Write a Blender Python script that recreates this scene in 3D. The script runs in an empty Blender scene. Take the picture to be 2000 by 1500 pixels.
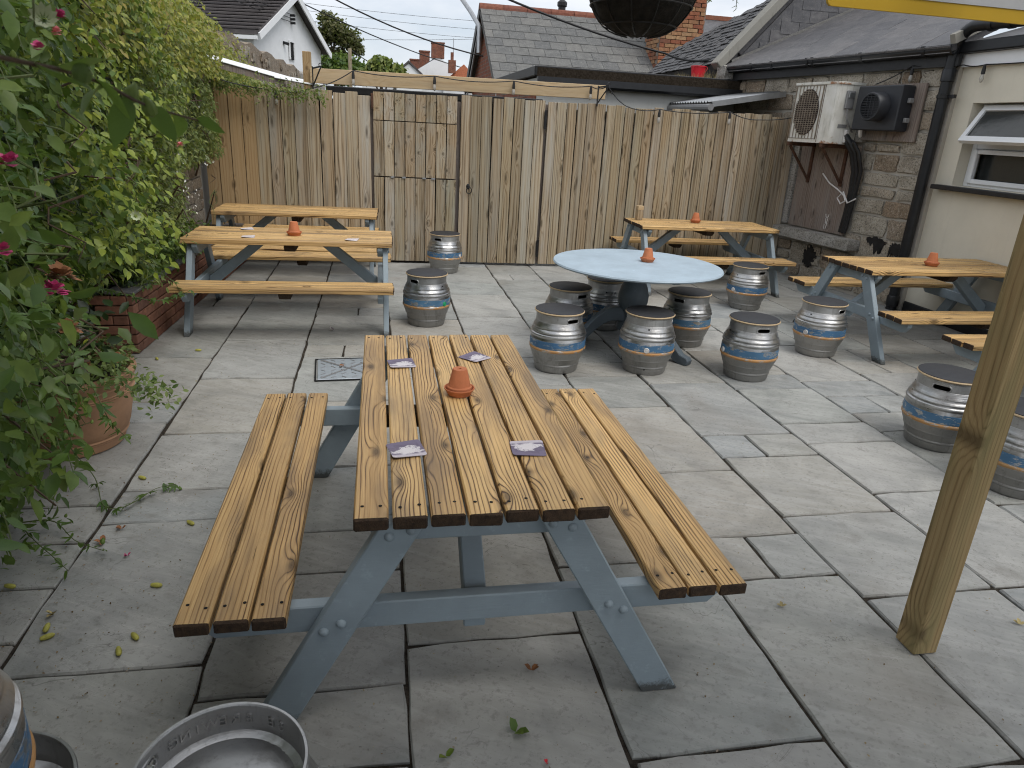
import bpy, bmesh, math, random
import numpy as np
from mathutils import Vector, Matrix, Euler
random.seed(7); RNG = np.random.default_rng(11)
sc = bpy.context.scene
COL = sc.collection
PI = math.pi
R = math.radians

# ------------------------------------------------------------------ camera
CAM_H = 1.75
PITCH, ROLL, YAW = 0.3556, 0.05656, 0.1969
def _cam_axes():
    F = np.array([0, math.cos(PITCH), -math.sin(PITCH)]); rt = np.array([1., 0, 0]); up = np.array([0, math.sin(PITCH), math.cos(PITCH)])
    r_ = math.cos(ROLL)*rt + math.sin(ROLL)*up; u_ = -math.sin(ROLL)*rt + math.cos(ROLL)*up
    c, s = math.cos(YAW), math.sin(YAW); M = np.array([[c, s, 0], [-s, c, 0], [0, 0, 1]])
    return M@r_, M@u_, M@F
_r, _u, _f = _cam_axes()
cam_d = bpy.data.cameras.new('camera'); cam = bpy.data.objects.new('camera', cam_d); COL.objects.link(cam)
cam.matrix_world = Matrix(((_r[0], _u[0], -_f[0], 0), (_r[1], _u[1], -_f[1], 0), (_r[2], _u[2], -_f[2], CAM_H), (0, 0, 0, 1)))
cam_d.sensor_width = 36.0; cam_d.lens = 36.0*1361/2000; cam_d.clip_start = 0.05; cam_d.clip_end = 2000
cam_d.dof.use_dof = True; cam_d.dof.focus_distance = 3.6; cam_d.dof.aperture_fstop = 8.0
sc.camera = cam
# ------------------------------------------------------------------ sky, sun, exposure
SUN_EL, SUN_AZ = R(58), R(148)
w = bpy.data.worlds.new('World'); sc.world = w; w.use_nodes = True
nt = w.node_tree; nt.nodes.clear()
def wn(t): return nt.nodes.new(t)
out = wn('ShaderNodeOutputWorld'); bg = wn('ShaderNodeBackground')
sky = wn('ShaderNodeTexSky'); sky.sky_type = 'NISHITA'; sky.sun_disc = False
sky.sun_elevation = SUN_EL; sky.sun_rotation = SUN_AZ; sky.dust_density = 2.0
tc = wn('ShaderNodeTexCoord'); mp = wn('ShaderNodeMapping'); mp.inputs['Scale'].default_value = (1.0, 1.0, 2.6)
nz = wn('ShaderNodeTexNoise'); nz.inputs['Scale'].default_value = 2.3; nz.inputs['Detail'].default_value = 7; nz.inputs['Roughness'].default_value = 0.56
nt.links.new(tc.outputs['Generated'], mp.inputs['Vector']); nt.links.new(mp.outputs['Vector'], nz.inputs['Vector'])
cr = wn('ShaderNodeValToRGB'); cr.color_ramp.elements[0].position = 0.30; cr.color_ramp.elements[0].color = (4.5, 4.95, 5.7, 1)
cr.color_ramp.elements[1].position = 0.66; cr.color_ramp.elements[1].color = (7.0, 7.15, 7.35, 1)
nt.links.new(nz.outputs['Fac'], cr.inputs['Fac'])
mr = wn('ShaderNodeMapRange'); mr.inputs['From Min'].default_value = 0.36; mr.inputs['From Max'].default_value = 0.52; mr.inputs['To Min'].default_value = 0.62; mr.inputs['To Max'].default_value = 0.97
nt.links.new(nz.outputs['Fac'], mr.inputs['Value'])
mx = wn('ShaderNodeMix'); mx.data_type = 'RGBA'
nt.links.new(mr.outputs['Result'], mx.inputs['Factor']); nt.links.new(sky.outputs['Color'], mx.inputs[6]); nt.links.new(cr.outputs['Color'], mx.inputs[7])
nt.links.new(mx.outputs[2], bg.inputs['Color']); bg.inputs['Strength'].default_value = 0.10
nt.links.new(bg.outputs['Background'], out.inputs['Surface'])
sd = bpy.data.lights.new('sun', 'SUN'); sun = bpy.data.objects.new('sun', sd); COL.objects.link(sun)
sd.energy = 1.35; sd.angle = R(38); sd.color = (1, 0.965, 0.915)
_sd = Vector((math.sin(SUN_AZ)*math.cos(SUN_EL), math.cos(SUN_AZ)*math.cos(SUN_EL), math.sin(SUN_EL)))
sun.rotation_euler = _sd.to_track_quat('Z', 'Y').to_euler(); sun.location = (0, -4, 12)
vs = sc.view_settings; vs.view_transform = 'Standard'; vs.look = 'None'; vs.gamma = 1.0; vs.use_curve_mapping = False
vs.exposure = 0.61
sc.render.engine = 'CYCLES'
sc.cycles.max_bounces = 5; sc.cycles.diffuse_bounces = 2; sc.cycles.glossy_bounces = 3; sc.cycles.transparent_max_bounces = 6; sc.cycles.transmission_bounces = 4
sc.cycles.filter_width = 1.05; sc.cycles.use_denoising = True; sc.cycles.use_adaptive_sampling = True; sc.cycles.adaptive_threshold = 0.02
sc.cycles.caustics_reflective = False; sc.cycles.caustics_refractive = False

# ================================================================== helpers
class MB:
    """collects geometry for ONE mesh object"""
    def __init__(s): s.v = []; s.f = []; s.m = []
    def add(s, vs_, fs, mi=0):
        o = len(s.v); s.v.extend([tuple(v) for v in vs_]); s.f.extend([tuple(i+o for i in f) for f in fs]); s.m.extend([mi]*len(fs)); return s
    def box(s, cx, cy, cz, lx, ly, lz, ch=0.0, mi=0, M=None):
        if ch <= 0:
            vv = [Vector((sx*lx/2, sy*ly/2, sz*lz/2)) for sx in (-1, 1) for sy in (-1, 1) for sz in (-1, 1)]
            ff = [(0, 1, 3, 2), (4, 6, 7, 5), (0, 4, 5, 1), (2, 3, 7, 6), (0, 2, 6, 4), (1, 5, 7, 3)]
        else:
            vv, ff = cbox(lx, ly, lz, ch)
        c = Vector((cx, cy, cz))
        vv = [(M @ v if M else v) + c for v in vv]
        return s.add(vv, ff, mi)
    def prism(s, pts, a0, a1, axis='x', mi=0):
        """polygon extruded along an axis; pts are the two other coordinates in order"""
        n = len(pts); A = []; B = []
        for p in pts:
            for L, a in ((A, a0), (B, a1)):
                L.append({'x': (a, p[0], p[1]), 'y': (p[0], a, p[1]), 'z': (p[0], p[1], a)}[axis])
        ff = [tuple(range(n))[::-1], tuple(range(n, 2*n))] + [(i, (i+1) % n, n+(i+1) % n, n+i) for i in range(n)]
        return s.add(A+B, ff, mi)
    def lathe(s, prof, seg=32, mi=0, c=(0, 0, 0), cap0=False, cap1=False, skip=None):
        o = len(s.v); n = len(prof)
        for (r, z) in prof:
            for k in range(seg):
                a = 2*PI*k/seg; s.v.append((c[0]+r*math.cos(a), c[1]+r*math.sin(a), c[2]+z))
        for i in range(n-1):
            for k in range(seg):
                if skip and skip((prof[i][1]+prof[i+1][1])/2, 2*PI*(k+.5)/seg, i): continue
                k2 = (k+1) % seg
                s.f.append((o+i*seg+k, o+i*seg+k2, o+(i+1)*seg+k2, o+(i+1)*seg+k)); s.m.append(mi)
        if cap0: s.f.append(tuple(o+k for k in range(seg))[::-1]); s.m.append(mi)
        if cap1: s.f.append(tuple(o+(n-1)*seg+k for k in range(seg))); s.m.append(mi)
        return s
    def tube(s, path, rad, seg=8, mi=0, caps=True, closed=False):
        P = [Vector(p) for p in path]; n = len(P); rr = rad if isinstance(rad, (list, tuple)) else [rad]*n
        o = len(s.v); prev = None
        for i in range(n):
            if closed: t = P[(i+1) % n]-P[i-1]
            else: t = P[min(i+1, n-1)]-P[max(i-1, 0)]
            t.normalize()
            if prev is None:
                h = Vector((0, 0, 1)) if abs(t.z) < .9 else Vector((1, 0, 0)); u = t.cross(h).normalized()
            else:
                u = (prev - t*prev.dot(t)).normalized()
            prev = u; v = t.cross(u)
            for k in range(seg):
                a = 2*PI*k/seg; s.v.append(tuple(P[i]+(u*math.cos(a)+v*math.sin(a))*rr[i]))
        m = n if closed else n-1
        for i in range(m):
            j = (i+1) % n
            for k in range(seg):
                k2 = (k+1) % seg; s.f.append((o+i*seg+k, o+i*seg+k2, o+j*seg+k2, o+j*seg+k)); s.m.append(mi)
        if caps and not closed:
            s.f.append(tuple(o+k for k in range(seg))[::-1]); s.m.append(mi); s.f.append(tuple(o+(n-1)*seg+k for k in range(seg))); s.m.append(mi)
        return s
    def quad(s, a, b, c, d, mi=0): return s.add([a, b, c, d], [(0, 1, 2, 3)], mi)
    def bar(s, p, q, wid, th, mi=0, ch=0.0, up=(0, 0, 1)):
        """rectangular bar from p to q; wid across, th along 'up'"""
        p = Vector(p); q = Vector(q); x = (q-p); L = x.length; x.normalize(); upv = Vector(up)
        y = upv.cross(x)
        if y.length < 1e-4: y = Vector((1, 0, 0)).cross(x)
        y.normalize(); z = x.cross(y)
        M = Matrix((x, y, z)).transposed()
        c = (p+q)/2
        return s.box(c.x, c.y, c.z, L, wid, th, ch, mi, M)
    def mesh(s, name='mesh', smooth=False, bevel=0.0, recalc=True):
        me = bpy.data.meshes.new(name); me.from_pydata(s.v, [], s.f)
        me.polygons.foreach_set('material_index', s.m)
        if recalc or bevel > 0:
            bm = bmesh.new(); bm.from_mesh(me)
            if recalc: bmesh.ops.recalc_face_normals(bm, faces=bm.faces)
            if bevel > 0:
                es = [e for e in bm.edges if len(e.link_faces) == 2 and e.calc_face_angle(0) > .5]
                bmesh.ops.bevel(bm, geom=es, offset=bevel, segments=1, affect='EDGES', clamp_overlap=True)
            bm.to_mesh(me); bm.free()
        if smooth: smooth_me(me, smooth if not isinstance(smooth, bool) else 40)
        me.update(); return me
def smooth_me(me, ang):
    me.polygons.foreach_set('use_smooth', [True]*len(me.polygons))
    try: me.set_sharp_from_angle(angle=R(ang))
    except Exception: pass
def cbox(lx, ly, lz, ch):
    h = (lx/2, ly/2, lz/2); ch = min(ch, *(x*.9 for x in h)); vv = []; idx = {}
    for sx in (-1, 1):
        for sy in (-1, 1):
            for sz in (-1, 1):
                for ax in range(3):
                    p = [s_*(h[i]-(0 if i == ax else ch)) for i, s_ in enumerate((sx, sy, sz))]
                    idx[(sx, sy, sz, ax)] = len(vv); vv.append(Vector(p))
    ff = []
    for ax in range(3):
        o = [i for i in range(3) if i != ax]
        for s_ in (-1, 1):
            q = []
            for a, b in ((-1, -1), (1, -1), (1, 1), (-1, 1)):
                k = [0, 0, 0]; k[ax] = s_; k[o[0]] = a; k[o[1]] = b; q.append(idx[(*k, ax)])
            ff.append(tuple(q if s_ > 0 else q[::-1]))
    for ax in range(3):
        o = [i for i in range(3) if i != ax]
        for a in (-1, 1):
            for b in (-1, 1):
                q = []
                for s_, axx in ((-1, o[0]), (1, o[0]), (1, o[1]), (-1, o[1])):
                    k = [0, 0, 0]; k[ax] = s_; k[o[0]] = a; k[o[1]] = b; q.append(idx[(*k, axx)])
                ff.append(tuple(q))
    for sx in (-1, 1):
        for sy in (-1, 1):
            for sz in (-1, 1): ff.append(tuple(idx[(sx, sy, sz, a)] for a in range(3)))
    return vv, ff
def ob(name, me, mats, parent=None, loc=None, rot=None, scale=None):
    o = bpy.data.objects.new(name, me); COL.objects.link(o)
    if me is not None and mats is not None:
        ms = mats if isinstance(mats, (list, tuple)) else [mats]
        if len(me.materials) == 0:
            for m in ms: me.materials.append(m)
    if parent is not None: o.parent = parent
    if loc is not None: o.location = loc
    if rot is not None: o.rotation_euler = rot
    if scale is not None: o.scale = scale
    return o
def tag(o, label=None, cat=None, group=None, kind=None):
    if label: o['label'] = label
    if cat: o['category'] = cat
    if group: o['group'] = group
    if kind: o['kind'] = kind
    return o
def thing(name, label, cat, loc=(0, 0, 0), rz=0.0, group=None):
    o = bpy.data.objects.new(name, None); COL.objects.link(o); o.empty_display_size = .1
    o.location = loc; o.rotation_euler = (0, 0, rz); return tag(o, label, cat, group)
def children(o): return [c for c in bpy.data.objects if c.parent == o]
def copy_tree(o, loc, rz, label, group=None, parent=None):
    r_ = o.copy(); COL.objects.link(r_)
    if parent is None:
        r_.location = loc; r_.rotation_euler = (0, 0, rz)
        if label: r_['label'] = label
        if group: r_['group'] = group
    else: r_.parent = parent
    for ch in children(o): copy_tree(ch, None, None, None, None, r_)
    return r_

# ------------------------------------------------------------------ material helper
class Mat:
    def __init__(s, name):
        s.m = bpy.data.materials.new(name); s.m.use_nodes = True; s.t = s.m.node_tree; s.t.nodes.clear()
        s.o = s.t.nodes.new('ShaderNodeOutputMaterial'); s.b = s.t.nodes.new('ShaderNodeBsdfPrincipled')
        s.t.links.new(s.b.outputs[0], s.o.inputs['Surface'])
        s._c = None
    def n(s, typ, ins=None, **props):
        nd = s.t.nodes.new('ShaderNode'+typ)
        for k, v in props.items(): setattr(nd, k, v)
        for k, v in (ins or {}).items(): s.set(nd.inputs[k], v)
        return nd
    def set(s, sock, v):
        if isinstance(v, bpy.types.NodeSocket): s.t.links.new(v, sock)
        else: sock.default_value = v
    def bsdf(s, **kw):
        nm = {'color': 'Base Color', 'rough': 'Roughness', 'metal': 'Metallic', 'spec': 'Specular IOR Level', 'normal': 'Normal', 'trans': 'Transmission Weight', 'ior': 'IOR', 'coat': 'Coat Weight', 'alpha': 'Alpha'}
        for k, v in kw.items():
            if k in ('color',) and isinstance(v, tuple) and len(v) == 3: v = (*v, 1)
            s.set(s.b.inputs[nm[k]], v)
        return s
    def math(s, op, a, b=0.0, c=0.0, clamp=False):
        nd = s.n('Math', {0: a, 1: b, 2: c}, operation=op); nd.use_clamp = clamp; return nd.outputs[0]
    def rnd(s): return s.n('ObjectInfo').outputs['Random']
    def coord(s, sx=1, sy=1, sz=1, rand=True, which='Object'):
        c = s.n('TexCoord').outputs[which]
        v = s.n('VectorMath', {0: c, 1: (sx, sy, sz)}, operation='MULTIPLY').outputs[0]
        if rand:
            r_ = s.math('MULTIPLY', s.rnd(), 173.0)
            cv = s.n('CombineXYZ', {0: r_, 1: s.math('MULTIPLY', r_, .731), 2: s.math('MULTIPLY', r_, .37)}).outputs[0]
            v = s.n('VectorMath', {0: v, 1: cv}, operation='ADD').outputs[0]
        return v
    def noise(s, vec, scale=5, detail=4, rough=.55, dist=0.0):
        return s.n('TexNoise', {'Vector': vec, 'Scale': scale, 'Detail': detail, 'Roughness': rough, 'Distortion': dist}).outputs['Fac']
    def ramp(s, fac, stops):
        nd = s.n('ValToRGB', {'Fac': fac}); e = nd.color_ramp.elements
        while len(e) < len(stops): e.new(.5)
        for x, (p, c) in zip(e, stops):
            x.position = p; x.color = (*c, 1) if isinstance(c, tuple) else (c, c, c, 1)
        return nd.outputs['Color']
    def mix(s, f, a, b, mode='MIX'):
        nd = s.n('Mix', None, data_type='RGBA', blend_type=mode)
        s.set(nd.inputs[0], f)
        for i, v in ((6, a), (7, b)): s.set(nd.inputs[i], (*v, 1) if isinstance(v, tuple) and len(v) == 3 else v)
        return nd.outputs[2]
    def maprange(s, v, a, b, c=0.0, d=1.0): return s.n('MapRange', {0: v, 1: a, 2: b, 3: c, 4: d}).outputs[0]
    def bump(s, h, strength=.4, dist=.01): return s.n('Bump', {'Height': h, 'Strength': strength, 'Distance': dist}).outputs[0]
def simple(name, col, rough=.6, metal=0.0, var=.12, scale=12, bump=0.0, spec=.4):
    g = Mat(name); v = g.coord(); nz_ = g.noise(v, scale, 5, .6)
    a = tuple(max(0, c*(1-var)) for c in col); b = tuple(c*(1+var) for c in col)
    g.bsdf(color=g.ramp(nz_, [(.25, a), (.75, b)]), rough=rough, metal=metal, spec=spec)
    if bump: g.bsdf(normal=g.bump(g.noise(v, scale*4, 4, .6), bump, .004))
    return g.m
MT = {}
# ================================================================== materials
def m_flag():
    g = Mat('flagstone'); v = g.coord(1, 1, .4); r_ = g.rnd()
    big = g.noise(v, 2.2, 5, .6, 1.2); fine = g.noise(v, 44, 5, .68)
    st = g.n('VectorRotate', {'Vector': v, 'Angle': .5}, rotation_type='Z_AXIS').outputs[0]
    st = g.n('VectorMath', {0: st, 1: (1.6, 9, 3)}, operation='MULTIPLY').outputs[0]
    streak = g.noise(st, 1.6, 6, .62, .8)
    base = g.ramp(big, [(.28, (.27, .275, .27)), (.5, (.36, .362, .35)), (.74, (.43, .43, .418))])
    tint = g.ramp(r_, [(0, (.80, .85, .90)), (.2, (1.06, 1.05, 1.03)), (.38, (.92, .96, .96)), (.55, (1.08, 1.02, .95)), (.7, (.84, .86, .85)), (.85, (1.0, 1.0, 1.0)), (1, (1.1, 1.09, 1.08))])
    c = g.mix(1, g.mix(1, base, tint, 'MULTIPLY'), (.875, .865, .838), 'MULTIPLY')
    c = g.mix(g.maprange(streak, .42, .75, 0, .45), c, (.47, .46, .44))
    c = g.mix(g.maprange(fine, .34, .47, .40, 0), c, (.14, .135, .12))
    brown = g.noise(v, 1.1, 3, .5)
    c = g.mix(g.maprange(brown, .56, .75, 0, .42), c, (.17, .135, .10))
    sp = g.noise(v, 90, 2, .5)
    c = g.mix(g.maprange(sp, .68, .76, 0, .6), c, (.07, .065, .055))
    vein = g.n('TexNoise', {'Vector': st, 'Scale': .9, 'Detail': 6, 'Roughness': .6, 'Distortion': 1.4}).outputs['Fac']
    vm = g.math('SUBTRACT', 1.0, g.math('MINIMUM', g.math('MULTIPLY', g.math('ABSOLUTE', g.math('SUBTRACT', vein, .52)), 60.0), 1.0))
    c = g.mix(g.math('MULTIPLY', vm, g.maprange(big, .45, .65, 0, .34)), c, (.50, .49, .47))
    ckn = g.noise(v, 1.7, 4, .6, 2.2); ckl = g.math('SUBTRACT', 1.0, g.math('MINIMUM', g.math('MULTIPLY', g.math('ABSOLUTE', g.math('SUBTRACT', ckn, .44)), 170.0), 1.0))
    c = g.mix(g.math('MULTIPLY', ckl, g.maprange(g.noise(v, 2.9, 2, .5), .52, .62, 0, .6)), c, (.09, .085, .075))
    dirt = g.noise(v, 5.5, 6, .72); c = g.mix(g.maprange(dirt, .57, .70, 0, .45), c, (.15, .14, .12))
    h = g.math('ADD', g.math('ADD', g.math('MULTIPLY', big, 1.0), g.math('MULTIPLY', vm, .10)), g.math('ADD', g.math('MULTIPLY', streak, .55), g.math('MULTIPLY', fine, .16)))
    g.bsdf(color=c, rough=g.maprange(fine, .3, .7, .62, .85), spec=.35, normal=g.bump(h, .30, .010)); return g.m
def m_wood(name, light, mid, dark, weather, wamt, along='x', rings=13.0, rough=.55, knot=1.0, spec=.35, crack=.7, tones=None, contrast=.55, stain=.3, kfreq=1.5, lite=True, pw=2.6):
    """timber with growth rings, knots and cracks; grain runs along the given local axis"""
    g = Mat(name); c = g.coord(1, 1, 1)
    sx = g.n('SeparateXYZ', {0: c}).outputs
    if along == 'x': L, A, B = sx[0], sx[1], sx[2]
    elif along == 'y': L, A, B = sx[1], sx[0], sx[2]
    else: L, A, B = sx[2], sx[0], sx[1]
    def vec(a, b, d): return g.n('CombineXYZ', {0: g.math('MULTIPLY', L, a), 1: g.math('MULTIPLY', A, b), 2: g.math('MULTIPLY', B, d)}).outputs[0]
    vo = g.n('TexVoronoi', {'Vector': vec(kfreq, 5.0, 1.2), 'Scale': 1.0, 'Randomness': 1.0}, voronoi_dimensions='2D')
    dist = vo.outputs['Distance']
    kn = g.math('POWER', g.math('SUBTRACT', 1.0, g.math('MINIMUM', g.math('MULTIPLY', dist, 3.2), 1.0)), 2.0)   # 1 in the knot
    warp = g.noise(vec(1.3, 4.0, 4.0), 1.0, 3, .5)
    s_ = g.math('ADD', g.math('MULTIPLY', g.math('ADD', A, g.math('MULTIPLY', B, .6)), rings*2.2), g.math('ADD', g.math('MULTIPLY', warp, 5.5), g.math('MULTIPLY', kn, 6.0*knot)))
    s_ = g.math('ADD', s_, g.math('MULTIPLY', g.noise(vec(.9, 17, 17), 1.0, 2, .5), 4.0))
    band = g.math('POWER', g.math('PINGPONG', s_, 1.0), pw)
    band = g.math('MULTIPLY', band, g.maprange(g.noise(vec(1.8, 11, 11), 1.0, 2, .5), .30, .68, .15, 1.35))
    fib = g.noise(vec(4, 190, 190), 1.0, 3, .65)
    gr = g.math('ADD', g.math('MULTIPLY', band, contrast), g.math('MULTIPLY', fib, .62))
    col = g.ramp(gr, [(.22, light), (.50, mid), (.95, dark)])
    wz = g.noise(vec(1.6, 9, 9), 1.0, 4, .6)
    col = g.mix(g.maprange(wz, .46, .70, 0, wamt), col, weather)
    col = g.mix(g.maprange(g.noise(vec(.7, 26, 26), 1.0, 4, .6), .52, .72, 0, stain), col, tuple(x*.55 for x in mid))
    col = g.mix(g.maprange(kn, .42, .82, 0, .72*min(knot, 1)), col, tuple(x*.45 for x in dark))
    ck = g.noise(vec(2.2, 62, 62), 1.0, 4, .7, .6)
    ckm = g.maprange(ck, .665, .73, 0, crack)
    col = g.mix(ckm, col, tuple(x*.35 for x in dark))
    if tones:
        col = g.mix(1, col, g.ramp(g.rnd(), [(i/(len(tones)-1), t) for i, t in enumerate(tones)]), 'MULTIPLY')
    h = g.math('SUBTRACT', g.math('MULTIPLY', fib if lite else gr, -.6), g.math('MULTIPLY', ckm, 1.2))
    g.bsdf(color=col, rough=rough, spec=spec, normal=g.bump(h, .5, .004)); return g.m
def m_paint(name, col, worn=(.30, .36, .40), rough=.5, grain=True, amt=.5, feet=False):
    g = Mat(name); v = g.coord(); n1 = g.noise(v, 6, 4, .6); n2 = g.noise(v, 60, 5, .7)
    c = g.ramp(n1, [(.3, tuple(x*.90 for x in col)), (.7, tuple(x*1.08 for x in col))])
    c = g.mix(g.maprange(n2, .66, .74, 0, amt), c, worn)
    wz_ = g.n('SeparateXYZ', {0: g.n('TexCoord').outputs['Object']}).outputs[2]
    foot = g.math('ADD', g.maprange(wz_, .0, .10, .55, 0), g.math('MULTIPLY', n2, .5))
    if feet: c = g.mix(g.maprange(foot, .52, .68, 0, .9), c, (.05, .05, .045))
    c = g.mix(g.maprange(g.noise(v, 22, 4, .65), .60, .70, 0, .35), c, tuple(x*1.45 for x in col))
    gv = g.n('VectorMath', {0: g.coord(), 1: (18, 18, 150)}, operation='MULTIPLY').outputs[0]
    g.bsdf(color=c, rough=rough, spec=.45, normal=g.bump(g.math('ADD', g.noise(gv, 1, 3, .6), g.math('MULTIPLY', n2, .4)), .28, .003)); return g.m
def m_steel(name, lowmatte=True):
    g = Mat(name); v = g.coord(1, 1, 1); z = g.n('SeparateXYZ', {0: g.n('TexCoord').outputs['Object']}).outputs[2]
    br = g.n('VectorMath', {0: v, 1: (2, 2, 60)}, operation='MULTIPLY').outputs[0]
    n1 = g.noise(br, 3, 4, .6); n2 = g.noise(v, 7, 5, .6); n3 = g.noise(v, 60, 3, .6)
    rough = g.math('ADD', g.maprange(n2, .3, .7, .20, .34), g.math('MULTIPLY', n1, .08))
    col = g.ramp(n2, [(.3, (.42, .42, .415)), (.7, (.56, .56, .555))])
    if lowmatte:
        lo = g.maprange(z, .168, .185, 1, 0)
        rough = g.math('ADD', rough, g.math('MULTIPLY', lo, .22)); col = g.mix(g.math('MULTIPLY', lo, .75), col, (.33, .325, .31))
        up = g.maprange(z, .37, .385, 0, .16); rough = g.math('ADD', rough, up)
    col = g.mix(g.maprange(n3, .60, .74, 0, .5), col, (.22, .21, .20))
    gv_ = g.n('VectorMath', {0: v, 1: (22, 22, 3)}, operation='MULTIPLY').outputs[0]; gr_ = g.noise(gv_, 1.0, 5, .7)
    col = g.mix(g.maprange(gr_, .54, .74, 0, .55), col, (.26, .25, .235)); rough = g.math('ADD', rough, g.maprange(gr_, .5, .75, 0, .22))
    col = g.mix(1, col, g.ramp(g.rnd(), [(0, (.82, .82, .82)), (1, (1.04, 1.03, 1.02))]), 'MULTIPLY')
    g.bsdf(color=col, metal=1.0, rough=rough, normal=g.bump(g.math('ADD', n1, g.math('MULTIPLY', n2, 3.5)), .16, .006)); return g.m
def m_band(name, col, wear):
    g = Mat(name); v = g.coord(1, 1, 1); v2 = g.n('VectorMath', {0: v, 1: (14, 14, 45)}, operation='MULTIPLY').outputs[0]
    n = g.noise(v2, 1.0, 6, .72); n2 = g.noise(v, 9, 3, .5)
    m_ = g.maprange(g.math('ADD', n, g.math('MULTIPLY', n2, .35)), wear, wear+.07, 0, 1)
    c = g.mix(m_, g.ramp(n2, [(.3, tuple(x*.8 for x in col)), (.7, tuple(x*1.15 for x in col))]), (.42, .43, .43))
    c = g.mix(1, c, g.ramp(g.rnd(), [(0, (.8, .85, .9)), (.5, (1, 1, 1)), (1, (1.25, 1.12, 1.0))]), 'MULTIPLY')
    g.bsdf(color=c, metal=g.math('MULTIPLY', m_, .9), rough=g.mix(m_, (.5, .5, .5), (.32, .32, .32)), spec=.4); return g.m
def m_leaf(name, cols, trans=.32, rough=.42, objrand=False):
    g = Mat(name); r_ = g.rnd() if objrand else g.n('NewGeometry').outputs['Random Per Island']
    c = g.ramp(r_, [(i/(len(cols)-1), x) for i, x in enumerate(cols)])
    v = g.n('TexCoord').outputs['Object']; c = g.mix(g.maprange(g.noise(v, 35, 3, .6), .4, .7, 0, .35), c, tuple(x*.6 for x in cols[0]))
    g.bsdf(color=c, rough=rough, spec=.4)
    tr = g.n('BsdfTranslucent', {'Color': g.mix(.5, c, (.20, .30, .03))}); ms = g.n('MixShader', {0: trans, 1: g.b.outputs[0], 2: tr.outputs[0]})
    g.t.links.new(ms.outputs[0], g.o.inputs['Surface']); return g.m
def m_slate(name, a, b, lichen, lamt, rough=.6, sc_=9):
    g = Mat(name); v = g.coord(); n = g.noise(v, sc_, 6, .65); r_ = g.rnd()
    vs_ = g.n('VectorMath', {0: v, 1: (2.5, 9, 4)}, operation='MULTIPLY').outputs[0]; s_ = g.noise(vs_, 1.5, 5, .65, .6)
    c = g.ramp(g.math('ADD', g.math('MULTIPLY', n, .6), g.math('MULTIPLY', s_, .4)), [(.33, a), (.66, b)])
    c = g.mix(1, c, g.ramp(r_, [(0, (.82, .83, .86)), (.5, (1, 1, 1)), (1, (1.18, 1.15, 1.12))]), 'MULTIPLY')
    l = g.noise(v, sc_*7, 4, .7); c = g.mix(g.maprange(l, .54, .66, 0, lamt), c, lichen)
    g.bsdf(color=c, rough=rough, spec=.4, normal=g.bump(g.math('ADD', n, s_), .4, .006)); return g.m
def m_stone(name, cols):
    g = Mat(name); v = g.coord(); r_ = g.rnd(); n = g.noise(v, 4.5, 6, .65, .5); f = g.noise(v, 55, 4, .7)
    c = g.ramp(r_, [(i/(len(cols)-1), x) for i, x in enumerate(cols)])
    c = g.mix(1, c, g.ramp(n, [(.3, (.62, .60, .56)), (.55, (1, 1, 1)), (.75, (1.28, 1.24, 1.18))]), 'MULTIPLY')
    c = g.mix(g.maprange(f, .36, .48, .8, 0), c, (.07, .06, .05)); c = g.mix(g.maprange(f, .56, .66, 0, .7), c, (.50, .47, .42))
    g.bsdf(color=c, rough=.85, spec=.25, normal=g.bump(g.math('ADD', n, g.math('MULTIPLY', f, .5)), .9, .02)); return g.m
def m_brick(name, cols):
    g = Mat(name); v = g.coord(); r_ = g.rnd(); n = g.noise(v, 18, 5, .65); n2 = g.noise(v, 5, 4, .6)
    c = g.ramp(r_, [(i/(len(cols)-1), x) for i, x in enumerate(cols)])
    c = g.mix(1, c, g.ramp(n, [(.3, (.68, .66, .64)), (.7, (1.2, 1.16, 1.12))]), 'MULTIPLY')
    c = g.mix(g.maprange(n2, .55, .75, 0, .5), c, (.13, .09, .07))
    g.bsdf(color=c, rough=.9, spec=.2, normal=g.bump(n, .6, .006)); return g.m
def m_render(name, col, streak=(.35, .33, .27), amt=.35):
    g = Mat(name); v = g.coord(rand=False); n = g.noise(v, 1.7, 5, .6); f = g.noise(v, 38, 4, .65)
    vs_ = g.n('VectorMath', {0: v, 1: (7, 7, .9)}, operation='MULTIPLY').outputs[0]; s_ = g.noise(vs_, 1.2, 5, .65)
    c = g.ramp(n, [(.3, tuple(x*.93 for x in col)), (.7, tuple(x*1.04 for x in col))])
    c = g.mix(g.maprange(s_, .56, .76, 0, amt), c, streak); c = g.mix(g.maprange(f, .66, .74, 0, .5), c, streak)
    g.bsdf(color=c, rough=.85, spec=.25, normal=g.bump(g.math('ADD', f, n), .3, .006)); return g.m
def m_glass(name):
    g = Mat(name); v = g.coord(); v2 = g.n('VectorMath', {0: v, 1: (30, 30, 8)}, operation='MULTIPLY').outputs[0]
    n = g.noise(v2, 1.0, 3, .6, 1.0)
    g.bsdf(color=(.035, .038, .036), rough=.10, spec=.6, normal=g.bump(n, .35, .004)); return g.m
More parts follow.
